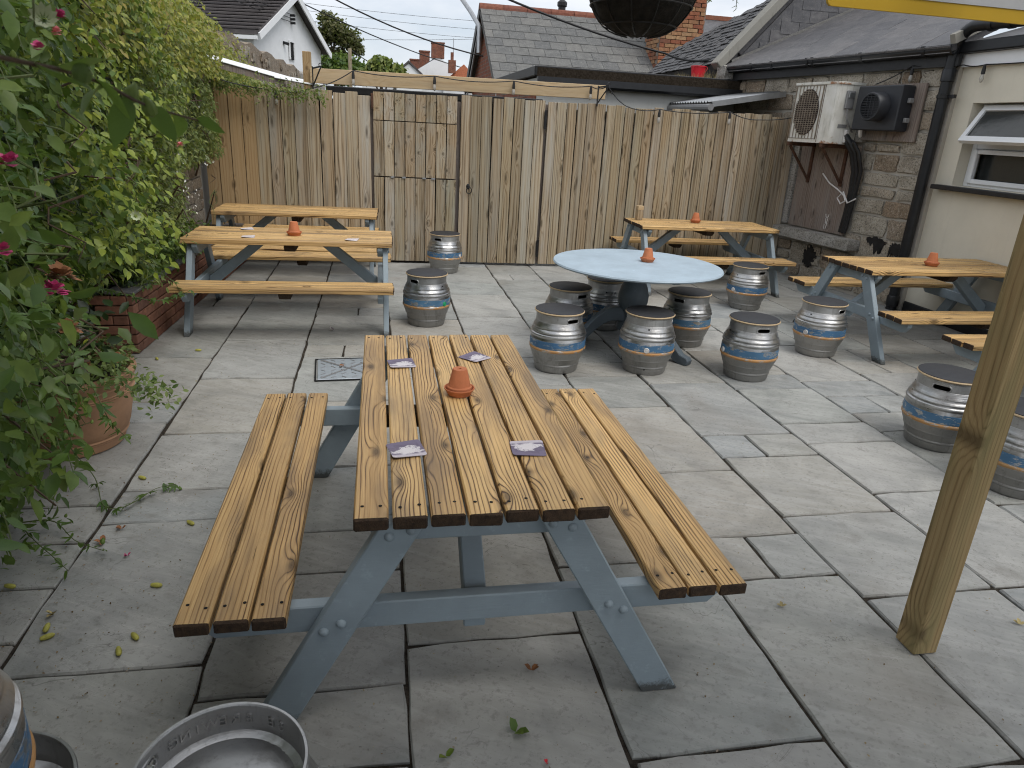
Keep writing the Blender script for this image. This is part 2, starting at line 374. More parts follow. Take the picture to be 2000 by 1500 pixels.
def m_rust():
    g = Mat('rusty_white_paint'); v = g.coord(rand=False); n = g.noise(v, 4.5, 7, .7, .4); s = g.n('SeparateXYZ', {0: g.n('TexCoord').outputs['Object']}).outputs
    vs_ = g.n('VectorMath', {0: v, 1: (16, 16, 2.0)}, operation='MULTIPLY').outputs[0]; st = g.noise(vs_, 1.0, 6, .7)
    edge = g.math('MAXIMUM', g.maprange(s[2], .05, .0, 0, .13), g.maprange(s[2], .62, .68, 0, .08))
    k = g.math('ADD', n, edge)
    c = g.ramp(g.noise(v, 7, 4, .6), [(.3, (.60, .585, .52)), (.7, (.74, .73, .69))])
    c = g.mix(g.maprange(st, .52, .70, 0, .75), c, (.34, .33, .28))
    c = g.mix(g.maprange(k, .64, .70, 0, .9), c, (.30, .12, .04)); c = g.mix(g.maprange(k, .73, .78, 0, 1), c, (.10, .04, .02))
    g.bsdf(color=c, rough=.6, spec=.3); return g.m
def m_leafy_ground(name, a, b, sc_=6):
    g = Mat(name); v = g.coord(rand=False); n = g.noise(v, sc_, 6, .7); g.bsdf(color=g.ramp(n, [(.35, a), (.7, b)]), rough=.95, spec=.1, normal=g.bump(n, .8, .02)); return g.m
def m_coaster():
    g = Mat('printed_coaster'); c = g.n('TexCoord').outputs['Object']; s = g.n('SeparateXYZ', {0: c}).outputs
    n = g.noise(g.n('VectorMath', {0: c, 1: (24, 24, 0)}, operation='MULTIPLY').outputs[0], 1.0, 3, .5, 1.5)
    d = g.math('SQRT', g.math('ADD', g.math('POWER', g.math('MULTIPLY', s[0], 15), 2), g.math('POWER', g.math('MULTIPLY', g.math('ADD', s[1], .012), 21), 2)))
    blob = g.math('ADD', d, g.math('MULTIPLY', g.math('SUBTRACT', n, .5), 1.6))
    c2 = g.ramp(blob, [(.40, (.66, .62, .63)), (.62, (.60, .56, .58)), (.66, (.17, .14, .20)), (.86, (.13, .105, .16)), (1.0, (.17, .14, .21))])
    arc = g.math('PINGPONG', g.math('ADD', g.math('MULTIPLY', n, 7.0), g.math('MULTIPLY', s[0], 40)), .5)
    c2 = g.mix(g.math('MULTIPLY', g.maprange(arc, .40, .46, 0, 1), g.maprange(blob, .2, .5, 0, .8)), c2, (.16, .13, .19))
    c3 = g.mix(g.maprange(g.math('ADD', s[1], g.math('MULTIPLY', n, .02)), -.020, -.032, 0, .9), c2, (.56, .51, .55))
    g.bsdf(color=c3, rough=.55, spec=.3); return g.m
MT['flag'] = m_flag()
MT['joint'] = m_leafy_ground('joint_bed', (.028, .023, .018), (.085, .072, .058), 40)
MT['ground'] = m_leafy_ground('ground', (.05, .055, .03), (.11, .10, .07), 1.5)
MT['top'] = m_wood('table_timber', (.70, .475, .215), (.54, .335, .135), (.07, .032, .012), (.22, .155, .095), .75, 'x', rings=66, rough=.5, crack=1.0, contrast=.80, stain=.55, lite=False, pw=3.6, kfreq=1.9, tones=[(1.06, 1.04, 1.0), (.72, .69, .66), (1.08, 1.07, 1.04), (.82, .78, .74), (1.12, 1.11, 1.08), (.94, .93, .91)])
MT['end'] = simple('end_grain', (.040, .023, .012), .85, var=.7, scale=60, bump=.8)
MT['blue'] = m_paint('blue_grey_paint', (.25, .305, .34), feet=True)
MT['blue_plain'] = m_paint('blue_grey_paint_clean', (.25, .305, .34))
MT['pale_blue'] = m_paint('pale_blue_paint', (.36, .445, .51), worn=(.2, .24, .27), rough=.55, amt=.4)
MT['dark_blue'] = m_paint('slate_blue_paint', (.10, .125, .145), worn=(.2, .24, .27))
MT['fence'] = m_wood('weathered_fence_timber', (.435, .365, .27), (.325, .25, .165), (.115, .082, .05), (.385, .365, .315), .9, 'z', rings=24, rough=.85, knot=1.0, spec=.15, crack=.9, contrast=.58, stain=.85, kfreq=2.3, tones=[(1.0, 1.0, .98), (.72, .68, .62), (1.14, 1.15, 1.17), (.88, .81, .72), (1.06, 1.05, 1.0), (.70, .71, .68), (.98, .91, .80), (.84, .86, .80), (1.18, 1.19, 1.2)])
MT['fence_new'] = m_wood('newer_fence_timber', (.40, .285, .155), (.33, .22, .11), (.20, .125, .06), (.34, .26, .16), .4, 'z', rings=28, rough=.8, spec=.2, crack=.3, contrast=.4, kfreq=3.0)
MT['beam'] = m_wood('pale_beam_timber', (.54, .41, .25), (.48, .345, .195), (.30, .19, .10), (.42, .34, .24), .4, 'x', rings=22, rough=.75, crack=.25, contrast=.35)
MT['post'] = m_wood('treated_post_timber', (.39, .285, .14), (.31, .215, .10), (.14, .09, .036), (.17, .16, .07), .7, 'z', rings=62, rough=.75, crack=.7, contrast=.45, kfreq=2.2)
MT['board'] = m_wood('weathered_plywood', (.27, .22, .185), (.20, .155, .13), (.10, .075, .06), (.26, .24, .22), .7, 'z', rings=34, rough=.85, crack=.5)
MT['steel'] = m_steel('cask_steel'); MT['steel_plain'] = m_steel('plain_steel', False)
MT['band'] = m_band('cask_blue_band', (.065, .16, .285), .715); MT['orange'] = m_band('cask_orange_band', (.42, .24, .10), .70)
MT['pad'] = simple('dark_seat_top', (.032, .033, .037), .62, var=.2, scale=30)
MT['ply'] = simple('plywood_edge', (.48, .36, .22), .6, var=.15)
MT['black'] = simple('black_plastic', (.012, .013, .015), .38, var=.3)
MT['blackpaint'] = simple('black_paint', (.014, .014, .015), .45, var=.5, scale=20)
MT['dark'] = simple('dark_void', (.006, .006, .006), .9)
MT['cap'] = simple('plastic_cap_white', (.62, .60, .58), .5, var=.1); MT['capgreen'] = simple('plastic_cap_green', (.02, .32, .13), .45)
MT['terra'] = simple('terracotta', (.50, .17, .075), .82, var=.16, scale=22, bump=.2)
MT['terra_old'] = simple('old_terracotta', (.40, .23, .135), .85, var=.35, scale=4, bump=.3)
MT['coaster'] = m_coaster()
MT['card'] = simple('pale_card', (.60, .54, .54), .6, var=.25, scale=60)
MT['stone'] = m_stone('granite_stone', [(.34, .285, .215), (.38, .34, .28), (.27, .20, .135), (.36, .32, .26), (.43, .39, .32), (.30, .235, .17)])
MT['granite'] = m_stone('dressed_granite', [(.34, .325, .30), (.38, .365, .335)])
MT['mortar'] = m_render('mortar', (.42, .39, .34), (.24, .215, .18), .5)
MT['cream'] = m_render('cream_render', (.69, .645, .535), (.52, .48, .39), .30)
MT['white'] = m_render('white_render', (.82, .83, .84), (.66, .66, .65), .2)
MT['grey_render'] = m_render('grey_render', (.52, .52, .49), (.30, .29, .26), .4)
MT['upvc'] = simple('white_upvc', (.78, .79, .80), .35, var=.03)
MT['glass'] = m_glass('window_glass')
MT['slate'] = m_slate('grey_roof_slate', (.062, .062, .068), (.135, .132, .136), (.25, .24, .22), .45, .5)
MT['slate_old'] = m_slate('lichen_roof_slate', (.085, .085, .083), (.155, .155, .148), (.32, .32, .295), .65, .8, 7)
MT['slate_dark'] = m_slate('rough_dark_slate', (.035, .036, .04), (.085, .085, .088), (.34, .34, .33), .35, .55, 4)
MT['tile_dark'] = m_slate('dark_concrete_tile', (.045, .040, .042), (.085, .078, .078), (.15, .14, .13), .2, .7, 3)
MT['ridge'] = m_brick('ridge_clay', [(.22, .085, .055), (.19, .08, .06), (.26, .11, .07)])
MT['brick'] = m_brick('red_brick', [(.215, .10, .066), (.17, .085, .06), (.25, .125, .082), (.20, .095, .066), (.14, .078, .058)])
MT['brick_mixed'] = m_brick('mixed_chimney_brick', [(.27, .09, .055), (.40, .24, .13), (.20, .075, .055), (.45, .30, .17), (.29, .10, .06), (.33, .14, .08)])
MT['brick_mortar'] = m_render('brick_mortar', (.24, .21, .18), (.13, .11, .09), .5)
MT['cement'] = m_render('cement_coping', (.27, .26, .23), (.12, .115, .10), .8)
MT['lead'] = simple('cement_flashing', (.16, .155, .145), .7, var=.3, scale=20)
MT['rustwhite'] = m_rust()
MT['fan_dark'] = simple('shaded_fan_interior', (.05, .035, .028), .9, var=.5, scale=18)  # flat oval plate; dark colour stands for the fan's shaded interior
MT['grille'] = simple('rust_stained_grille', (.24, .20, .155), .7, var=.5, scale=14)
MT['rust'] = simple('rusty_iron', (.075, .035, .02), .8, var=.6, scale=25)
MT['galv'] = simple('galvanised_metal', (.42, .43, .44), .38, metal=.85, var=.15, scale=10)
MT['manhole'] = simple('manhole_steel', (.36, .40, .43), .42, metal=.35, var=.12, scale=20)
MT['yellow'] = simple('mustard_board', (.48, .30, .015), .55, var=.06, scale=3)
MT['signgrey'] = simple('grey_sign_back', (.42, .43, .44), .5, var=.04)
MT['grey_plastic'] = simple('grey_plastic', (.22, .22, .22), .5)
MT['darkplastic'] = simple('charcoal_plastic', (.026, .028, .033), .42, var=.2, scale=8)
MT['red'] = simple('red_plastic', (.62, .02, .035), .4, var=.06)
MT['orange_tile'] = m_brick('orange_tile', [(.55, .20, .11), (.50, .18, .10)])
MT['straw'] = simple('dry_grass', (.40, .33, .16), .9, var=.3)
MT['wire'] = simple('cable_black', (.02, .02, .021), .6)
MT['bulb'] = Mat('clear_bulb').bsdf(color=(.75, .73, .68), rough=.12, trans=.6, ior=1.45).m
MT['coir'] = simple('dark_coir_liner', (.016, .014, .012), .95, var=.7, scale=40, bump=1.0)
MT['stem'] = simple('green_stem', (.085, .11, .035), .6); MT['twig'] = simple('brown_twig', (.075, .05, .03), .8, var=.4)
MT['petal_pale'] = simple('pale_green_petal', (.45, .50, .32), .5, var=.2, scale=40); MT['petal_pink'] = simple('pink_petal', (.48, .05, .17), .5, var=.35, scale=30); MT['petal_white'] = simple('white_petal', (.72, .72, .66), .5, var=.1); MT['petal_coral'] = simple('coral_petal', (.62, .20, .20), .5, var=.2)
MT['bud'] = m_leaf('bud', [(.10, .17, .035), (.20, .28, .06)], .2, .5, True)
MT['dry'] = simple('dry_petal', (.26, .115, .05), .8, var=.5, scale=40); MT['litter'] = m_leaf('litter', [(.16, .08, .03), (.30, .22, .10), (.09, .05, .03), (.35, .30, .20), (.42, .36, .30), (.20, .13, .07)], .1, .8)
MT['pod'] = simple('yellow_pod', (.36, .34, .07), .6, var=.35, scale=50)
MT['lf_vine'] = m_leaf('vine_leaf', [(0.051, 0.101, 0.023), (0.083, 0.155, 0.031), (0.138, 0.209, 0.042), (0.093, 0.147, 0.035), (0.202, 0.279, 0.049)])
MT['lf_near'] = m_leaf('near_vine_leaf', [(.06, .12, .03), (.09, .17, .04), (.13, .21, .05), (.08, .145, .045)], .42, .38, True)
MT['lf_rose'] = m_leaf('rose_leaf', [(0.065, 0.116, 0.028), (0.129, 0.202, 0.042), (0.258, 0.327, 0.049), (0.368, 0.404, 0.056), (0.093, 0.155, 0.035)])
MT['lf_jas'] = m_leaf('jasmine_leaf', [(0.093, 0.133, 0.040), (0.167, 0.227, 0.064), (0.277, 0.328, 0.084), (0.130, 0.172, 0.056), (0.352, 0.374, 0.106)])
MT['lf_top'] = m_leaf('yellow_green_leaf', [(0.153, 0.200, 0.037), (0.289, 0.315, 0.051), (0.442, 0.429, 0.077), (0.204, 0.215, 0.051), (0.373, 0.286, 0.065)])
MT['lf_lime'] = m_leaf('lime_leaf', [(.20, .28, .03), (.28, .33, .04), (.14, .22, .03)])
MT['lf_ivy'] = m_leaf('ivy_leaf', [(0.134, 0.192, 0.057), (0.228, 0.288, 0.091), (0.067, 0.120, 0.034), (0.188, 0.240, 0.068)])
MT['lf_dark'] = m_leaf('dark_leaf', [(.014, .028, .010), (.022, .045, .014), (.034, .062, .018)], .15)  # paints shade inside the climbers; also the pot's dark leaves
MT['lf_tree'] = m_leaf('tree_leaf', [(0.063, 0.077, 0.027), (0.110, 0.119, 0.040), (0.172, 0.161, 0.066), (0.086, 0.098, 0.033)])
MT['soil'] = m_leafy_ground('soil', (.02, .015, .01), (.05, .04, .03), 30)
# ================================================================== the setting
def struct(name, me, m, **k): return tag(ob(name, me, m, **k), kind='structure')
struct('ground', MB().quad((-600, -600, -.09), (600, -600, -.09), (600, 600, -.09), (-600, 600, -.09)).mesh(), MT['ground'])
patio = struct('patio', MB().box(1.75, 4.2, -.040, 8.6, 10.4, .05).mesh(), MT['joint'])
def flag_mesh(lx, ly, rr):
    """one riven flagstone: uneven outline, worn arris, lightly dished top"""
    pts = []
    nx, ny = max(3, int(lx/.11)), max(3, int(ly/.11)); j = .0045
    def jit(): return rr.uniform(-j, j)
    for i in range(nx): pts.append((-lx/2+lx*i/nx, -ly/2))
    for i in range(ny): pts.append((lx/2, -ly/2+ly*i/ny))
    for i in range(nx): pts.append((lx/2-lx*i/nx, ly/2))
    for i in range(ny): pts.append((-lx/2, ly/2-ly*i/ny))
    pts = [(x+jit(), y+jit()) for x, y in pts]
    cn = {0, nx, nx+ny, 2*nx+ny}
    pts = [(x*(1-.012), y*(1-.012)) if i in cn else (x, y) for i, (x, y) in enumerate(pts)]
    n = len(pts); ins = []
    for x, y in pts:
        dx = .003+rr.random()*.004; ins.append((x-math.copysign(min(dx, abs(x)*.5), x), y-math.copysign(min(dx, abs(y)*.5), y)))
    mb = MB(); V = [(x, y, -.045) for x, y in pts]+[(x, y, -.006-rr.random()*.003) for x, y in pts]+[(x, y, rr.uniform(-.0012, .0012)) for x, y in ins]
    F_ = [(k*n+i, k*n+(i+1) % n, (k+1)*n+(i+1) % n, (k+1)*n+i) for k in range(2) for i in range(n)]+[tuple(range(2*n, 3*n))]
    mb.add(V, F_); return mb.mesh('flagstone', recalc=False)
XB = [-2.52, -1.87, -1.24, -.60, .07, .72, 1.36, 1.945, 2.58, 3.20, 3.83, 4.45, 5.07, 5.95]
KN = {1: [2.18, 2.49, 2.80, 3.11, 4.06, 4.38, 5.27, 6.18, 6.49], 2: [1.09, 2.01, 2.94, 3.23, 3.89, 4.81, 5.72, 6.02, 6.96], 3: [1.53, 1.84, 2.48, 2.79, 3.42, 4.35, 5.28, 5.58, 6.19, 6.50, 6.79],
      4: [1.08, 2.02, 2.95, 3.57, 4.2, 4.82], 5: [1.45, 2.42, 3.05, 3.98, 4.6], 6: [1.29, 2.25, 2.57, 3.22, 4.15, 4.77], 7: [2.08, 2.72, 3.37, 3.67, 4.6], 8: [1.15, 2.08, 2.9, 3.52, 3.82, 4.46], 9: [1.8, 2.73, 3.66, 3.97, 4.28, 4.60]}
SPL = {(6, 2.25): .52, (7, 3.37): .46, (9, 3.97): .5, (3, 5.28): .45}
rr = random.Random(5)
for ci in range(len(XB)-1):
    x0, x1 = XB[ci], XB[ci+1]; ks = KN.get(ci, [rr.uniform(1.5, 1.9)]); ks = list(ks)
    while ks[0] > -.9: ks.insert(0, ks[0]-rr.choice([.62, .62, .93, .93]))
    while ks[-1] < 9.15: ks.append(ks[-1]+rr.choice([.31, .62, .62, .62, .93, .93]))
    for a, b in zip(ks[:-1], ks[1:]):
        b2 = min(b, 9.3)
        if b2-a < .1: continue
        cuts = [x0, x1]
        if (ci, a) in SPL: cuts = [x0, x0+(x1-x0)*SPL[(ci, a)], x1]
        elif ci not in KN and b-a < .35 and rr.random() < .5: cuts = [x0, x0+(x1-x0)*.5, x1]
        elif b-a < .35 and a > 4.9 and rr.random() < .4: cuts = [x0, x0+(x1-x0)*rr.uniform(.35, .6), x1]
        for c0, c1 in zip(cuts[:-1], cuts[1:]):
            gp = .009+rr.random()*.007
            o = ob('flagstone', flag_mesh(c1-c0-gp, b2-a-gp, rr), MT['flag'], patio, ((c0+c1)/2+rr.uniform(-.003, .003), (a+b2)/2, rr.uniform(-.003, .0)), (rr.uniform(-.003, .003), rr.uniform(-.003, .003), rr.uniform(-.006, .006)))
# ---- manhole cover let into the paving
mh = thing('manhole_cover', 'square patterned metal inspection cover set in paving by the front picnic table', 'manhole cover', (-.24, 4.97, .002), R(4))
mb = MB()
for a, b, c, d in ((0, -.235, .48, .012), (0, .235, .48, .012), (-.235, 0, .012, .458), (.235, 0, .012, .458)): mb.box(a, b, .003, c, d, .006, .001)
ob('frame', mb.mesh(), MT['dark'], mh)
ob('lid', MB().box(0, 0, .003, .44, .44, .007, .002).mesh(), MT['manhole'], mh)
mb = MB()
for i in range(6):
    for j in range(6):
        mb.box(-.18+.072*i, -.18+.072*j, .0075, .045, .010, .003, .001, 0, Matrix.Rotation(R(45 if (i+j) % 2 else -45), 3, 'Z'))
mb.box(0, 0, .0078, .55, .018, .003, 0, 0, Matrix.Rotation(R(45), 3, 'Z')).box(0, 0, .0086, .55, .018, .003, 0, 0, Matrix.Rotation(R(-45), 3, 'Z'))
ob('tread_pattern', mb.mesh(), MT['galv'], mh)

# ================================================================== timber fence and gates
def FY(x): return 9.2-(x+2.05)*.2/7.5
FRZ = math.atan2(-.2, 7.5)
_bm = {}
def board_mesh(wd, h):
    k = (round(wd, 3), round(h, 3))
    if k not in _bm:
        mb = MB(); pts = [(-wd/2+.0035, -.030), (wd/2-.0035, -.018), (wd/2-.0035, .0), (-wd/2+.0035, .0)]
        mb.prism(pts, 0, h, 'z'); _bm[k] = mb.mesh('board', bevel=.0015)
    return _bm[k]
def gap_shade(parent, x0, x1, z0, z1, m=None):  # near-black sheet stands in for the shade in the gaps between boards
    ob('gap_shade_sheet', MB().bar((x0, FY(x0)+.008, (z0+z1)/2), (x1, FY(x1)+.008, (z0+z1)/2), .012, z1-z0).mesh(), m or MT['dark'], parent)
def boards(parent, x0, x1, n, z0, z1, m, rnd_, jag=.012, mats=None, dy=0.0, lean=None):
    wd = (x1-x0)/n
    for i in range(n):
        x = x0+wd*(i+.5); h = z1-z0
        o = ob('board', board_mesh(wd, 1.0), None, parent, (x, FY(x)+dy+rnd_.uniform(-.002, .002), z0), (0, (lean(x) if lean else 0)+rnd_.uniform(-.004, .004), FRZ), (1, 1, h+rnd_.uniform(-jag, jag)))
        mm = mats(i) if mats else m
        if len(o.data.materials) == 0: o.data.materials.append(mm)
        if o.data.materials[0] != mm:
            o.material_slots[0].link = 'OBJECT'; o.material_slots[0].material = mm
fr = random.Random(3)
fl = thing('timber_fence', 'left stretch of weathered vertical board fence behind the two picnic tables', 'fence', (0, 0, 0))
boards(fl, -2.02, -.09, 13, .03, 2.0, MT['fence'], fr, .022, mats=lambda i: MT['fence_new'] if i < 4 else MT['fence'])
ob('rail', MB().bar((-2.02, 9.25, 1.72), (-.1, 9.2, 1.72), .045, .09).mesh(), MT['fence'], fl); ob('rail', MB().bar((-2.02, 9.25, .35), (-.1, 9.2, .35), .045, .09).mesh(), MT['fence'], fl)
frt = thing('timber_fence', 'right stretch of weathered vertical board fence running to the stone building', 'fence', (0, 0, 0))
boards(frt, 2.06, 5.46, 27, .03, 2.04, MT['fence'], fr, .014, lean=lambda x: -.02*max(0, x-3.2)/2)
ob('rail', MB().bar((2.06, 9.14, 1.72), (5.4, 9.05, 1.72), .045, .09).mesh(), MT['fence'], frt); ob('rail', MB().bar((2.06, 9.14, .35), (5.4, 9.05, .35), .045, .09).mesh(), MT['fence'], frt)
gap_shade(fl, -2.0, -.1, .1, 1.93); gap_shade(frt, 2.07, 5.4, .1, 1.97)
gl = thing('gate', 'left gate leaf of weathered boards with two horizontal hatch cuts', 'gate', (0, 0, 0))
boards(gl, -.065, .945, 8, 1.722, 2.03, MT['fence'], fr, .012, dy=-.012)
boards(gl, -.065, .945, 8, 1.073, 1.712, MT['fence'], fr, 0, dy=-.012)
boards(gl, -.065, .945, 8, .03, 1.058, MT['fence'], fr, 0, dy=-.012)
for z in (1.715, 1.066, .3): ob('rail', MB().bar((-.06, 9.20, z), (.94, 9.175, z), .045, .09).mesh(), MT['board'], gl)  # upper two set behind the hatch cuts to keep them dark
mb = MB()
for x in (.16, .30, .55, .66): mb.box(x, FY(x)-.045, 1.066, .045, .012, .018)
ob('hatch_hinge', mb.mesh(), MT['galv'], gl)
ob('hinge', MB().box(-.075, FY(-.07)-.05, 1.93, .028, .02, .17, .004).mesh(), MT['rust'], gl)
gap_shade(gl, -.05, .935, .06, 1.052); gap_shade(gl, -.05, .935, 1.08, 1.705); gap_shade(gl, -.05, .935, 1.728, 1.97)
ob('gap_blocking_stile', MB().box(.965, FY(.96)+.05, 1.02, .10, .045, 1.92).mesh(), MT['board'], gl); ob('gap_blocking_stile', MB().box(-.08, FY(-.08)+.05, 1.02, .07, .045, 1.92).mesh(), MT['board'], gl)  # unseen stiles added behind the gate gaps to block light through them
gr = thing('gate', 'right gate leaf of weathered boards with black ring handle', 'gate', (0, 0, 0))
boards(gr, .985, 2.03, 8, .03, 2.05, MT['fence'], fr, .012, dy=-.012)
for z in (1.75, .3): ob('rail', MB().bar((.99, 9.175, z), (2.02, 9.145, z), .045, .09).mesh(), MT['board'], gr)
for z in (1.83, .24):
    mb = MB(); yy = FY(2.03)-.05
    mb.box(2.035, yy, z, .03, .02, .20, .005); mb.lathe([(.016, -.11), (.016, .11)], 8, 0, (2.035, yy-.012, z), True, True)
    ob('hinge', mb.mesh(), MT['blackpaint'], gr)
yy = FY(1.11)-.04
gap_shade(gr, .99, 2.02, .06, 1.98); ob('gap_blocking_stile', MB().box(2.045, FY(2.04)+.05, 1.02, .08, .045, 1.98).mesh(), MT['board'], gr)
h = ob('ring_handle', MB().tube([(1.11+.033*math.cos(a), yy-.03-.008*math.sin(a), .945+.04*math.sin(a)) for a in np.linspace(0, 2*PI, 20, endpoint=False)], .006, 6, 0, closed=True).mesh(smooth=True), MT['blackpaint'], gr)
mb = MB(); mb.lathe([(.034, 0), (.034, .006), (.018, .012), (.012, .03), (.006, .034)], 14, 0)
ob('rose_plate', mb.mesh(smooth=True), MT['blackpaint'], h, (1.11, yy+.012, .99), (R(90), 0, 0))
# beam carrying the lights, on posts just behind the fence
lb = thing('light_beam', 'pale new timber beam with string lights above the fence top', 'beam', (0, 0, 0))
ob('rail', MB().bar((-.79, 9.29, 2.17), (2.83, 9.22, 2.195), .045, .165, 0, .004).mesh(), MT['beam'], lb)
ob('post', MB().box(-.825, 9.36, 1.2, .095, .095, 2.46, .004).mesh(), MT['fence_new'], lb)
for x in (.05, 2.0): ob('post', MB().box(x, 9.36-.02*x, 1.03, .095, .085, 2.02, .004).mesh(), MT['beam'], lb)
for x, y in ((2.68, 9.03), (-.745, 9.10)):
    mb = MB().bar((x, y, 2.02), (x, y, 2.26), .012, .025, 0, 0, (0, 1, 0)).bar((x, y, 2.24), (x+.10, y-.10, 2.26), .012, .016).bar((x, y, 2.05), (x+.10, y-.10, 2.25), .01, .012)
    mb.tube([(x+.10+.02*math.cos(a), y-.10, 2.275+.02*math.sin(a)) for a in np.linspace(0, 1.6*PI, 9)], .005, 5)
    ob('hook_bracket', mb.mesh(), MT['blackpaint'], lb)

# ================================================================== boundary wall on the left and the brick planter
def stone_mesh(lx, ly, lz, rg, rough=.02):
    bm = bmesh.new(); bmesh.ops.create_cube(bm, size=1)
    bmesh.ops.subdivide_edges(bm, edges=bm.edges[:], cuts=2, use_grid_fill=True)
    for v in bm.verts:
        x, y, z = v.co
        e = sum(abs(c) > .45 for c in (x, z))
        k = .975 if e == 2 else 1.0
        v.co = Vector((x*lx*k+rg.uniform(-1, 1)*rough*.7, y*ly+(rg.uniform(-.2, 1)*rough*.5 if y > 0 and e == 0 else 0)-(.003 if e and y > .3 else 0), z*lz*k+rg.uniform(-1, 1)*rough*.5))
    me = bpy.data.meshes.new('stone'); bm.to_mesh(me); bm.free(); smooth_me(me, 22); return me
def stone_course(parent, s0, s1, z0, z1, rg, m, rows=(.16, .30), wid=(.22, .55), hole=None, name='stone', gap=.022, face=0.0, depth=.07, axis=None):
    z = z0
    while z < z1-.06:
        h_ = min(rg.uniform(*rows), z1-z); s_ = s0-rg.uniform(0, .15)
        if z1-z-h_ < .07: h_ = z1-z
        while s_ < s1-.05:
            L = rg.uniform(*wid); a, b = max(s_, s0), min(s_+L, s1); s_ += L
            if b-a < .06: continue
            segs = [(a, b)]
            if hole:
                hs0, hs1, hz0, hz1 = hole
                if z+h_ > hz0 and z < hz1:
                    segs = [(x, y) for x, y in ((a, min(b, hs0)), (max(a, hs1), b)) if y-x > .07]
            sub = [(z, h_)] if rg.random() > .25 or h_ < .2 else [(z, h_*.45), (z+h_*.45, h_*.55)]
            for x, y in segs:
                for zz, hh in sub:
                    me = stone_mesh(y-x-gap, depth, hh-gap, rg, .022)
                    loc = ((x+y)/2, face-depth/2+rg.uniform(-.004, .008), zz+hh/2)
                    ob(name, me, m, parent, loc)
        z += h_
rg = random.Random(21)
bw = thing('boundary_wall', 'rough stone boundary wall behind the climbing plants at left', 'wall', (-2.07, 0, 0), R(-90))
# local x runs towards the camera (-Y), local y points into the yard (+X)
ob('wall_core', MB().box(-6.2, -.2, 1.05, 15.0, .34, 2.2).mesh(), MT['mortar'], bw)
stone_course(bw, -9.1, -5.6, .05, 2.1, rg, MT['stone'], (.14, .26), (.2, .42))
pl = thing('brick_planter', 'low raised red brick planter along the left wall', 'planter', (0, 0, 0))
ob('core', MB().prism([(-1.99, 5.38), (-1.815, 5.38), (-1.66, 9.0), (-2.0, 9.0)], 0, .40, 'z').mesh(), MT['brick_mortar'], pl)
bk = MB().box(0, 0, 0, .212, .04, .064, .004).mesh('brick'); bkh = MB().box(0, 0, 0, .10, .04, .064, .004).mesh('brick')
a = Vector((-1.795, 5.35, 0)); b = Vector((-1.64, 9.0, 0)); d = (b-a).normalized(); L = (b-a).length; ang = math.atan2(d.y, d.x)
for k in range(6):
    z = .037+k*.074; s_ = .0 if k % 2 else -.112
    while s_ < L-.1:
        full = s_ >= -.01; c = a+d*(max(s_, 0)+(.106 if full else .05))
        ob('brick', bk if full else bkh, MT['brick'], pl, (c.x, c.y, z), (0, 0, ang+rg.uniform(-.006, .006))); s_ += .224
    if k % 2: ob('brick', bkh, MT['brick'], pl, (-1.868, 5.36, z))
    ob('brick', bk, MT['brick'], pl, (-1.925 if k % 2 == 0 else -2.03, 5.36, z))
for s_ in np.arange(.1, L, .224):
    c = a+d*s_; ob('coping_slate', MB().box(0, 0, 0, .215, .20, .022, .004).mesh(), MT['slate'], pl, (c.x-.06, c.y, .462+rg.uniform(-.003, .003)), (0, 0, ang))
ob('soil', MB().prism([(-2.03, 5.45), (-1.95, 5.45), (-1.8, 9.0), (-2.03, 9.0)], .38, .44, 'z').mesh(), MT['soil'], pl)
# clear corrugated sheet and its timber on top of the wall end
ct = thing('corrugated_sheet', 'white corrugated plastic sheet over the fence corner at left', 'roof sheet', (0, 0, 0))
def corrugated(p0, u, v, nu, amp, pitch, th=.006):
    """p0 origin, u along the ribs, v across; returns a solid wavy sheet"""
    p0, u, v = Vector(p0), Vector(u), Vector(v); n = u.cross(v).normalized(); L = v.length; vd = v.normalized(); k = int(L/pitch*6)
    mb = MB(); o = []
    for i in range(k+1):
        t = L*i/k; h_ = amp*math.sin(2*PI*t/pitch)
        for e in (0, 1):
            for s_ in (0, 1): o.append(p0+u*e+vd*t+n*(h_+s_*th))
    F_ = []
    for i in range(k):
        b_ = i*4; c = b_+4
        F_ += [(b_, b_+2, c+2, c), (b_+1, c+1, c+3, b_+3), (b_, c, c+1, b_+1), (b_+2, b_+3, c+3, c+2)]
    F_ += [(0, 1, 3, 2), (k*4, k*4+2, k*4+3, k*4+1)]
    return mb.add(o, F_)
ob('sheet', corrugated((-2.05, 9.32, 2.31), (.95, 0, -.20), (0, .9, .05), 1, .012, .076).mesh(smooth=50), MT['upvc'], ct)
ob('sheet', corrugated((-1.2, 9.30, 2.12), (.5, 0, -.06), (0, .8, .05), 1, .012, .076).mesh(smooth=50), MT['upvc'], ct)
ob('bearer', MB().bar((-2.05, 9.36, 2.27), (-1.1, 9.36, 2.07), .05, .07).mesh(), MT['board'], ct)
ob('post', MB().box(-1.95, 9.36, 1.1, .07, .07, 2.2).box(-.8, 9.6, 1.0, .07, .07, 2.02).mesh(), MT['fence'], ct)

# ================================================================== stone building on the right
SB = math.atan2(.99, -.1414)
sb = thing('stone_building', 'old granite building with boarded window and slate roof at right', 'building', (5.8, 6.9, 0), SB)
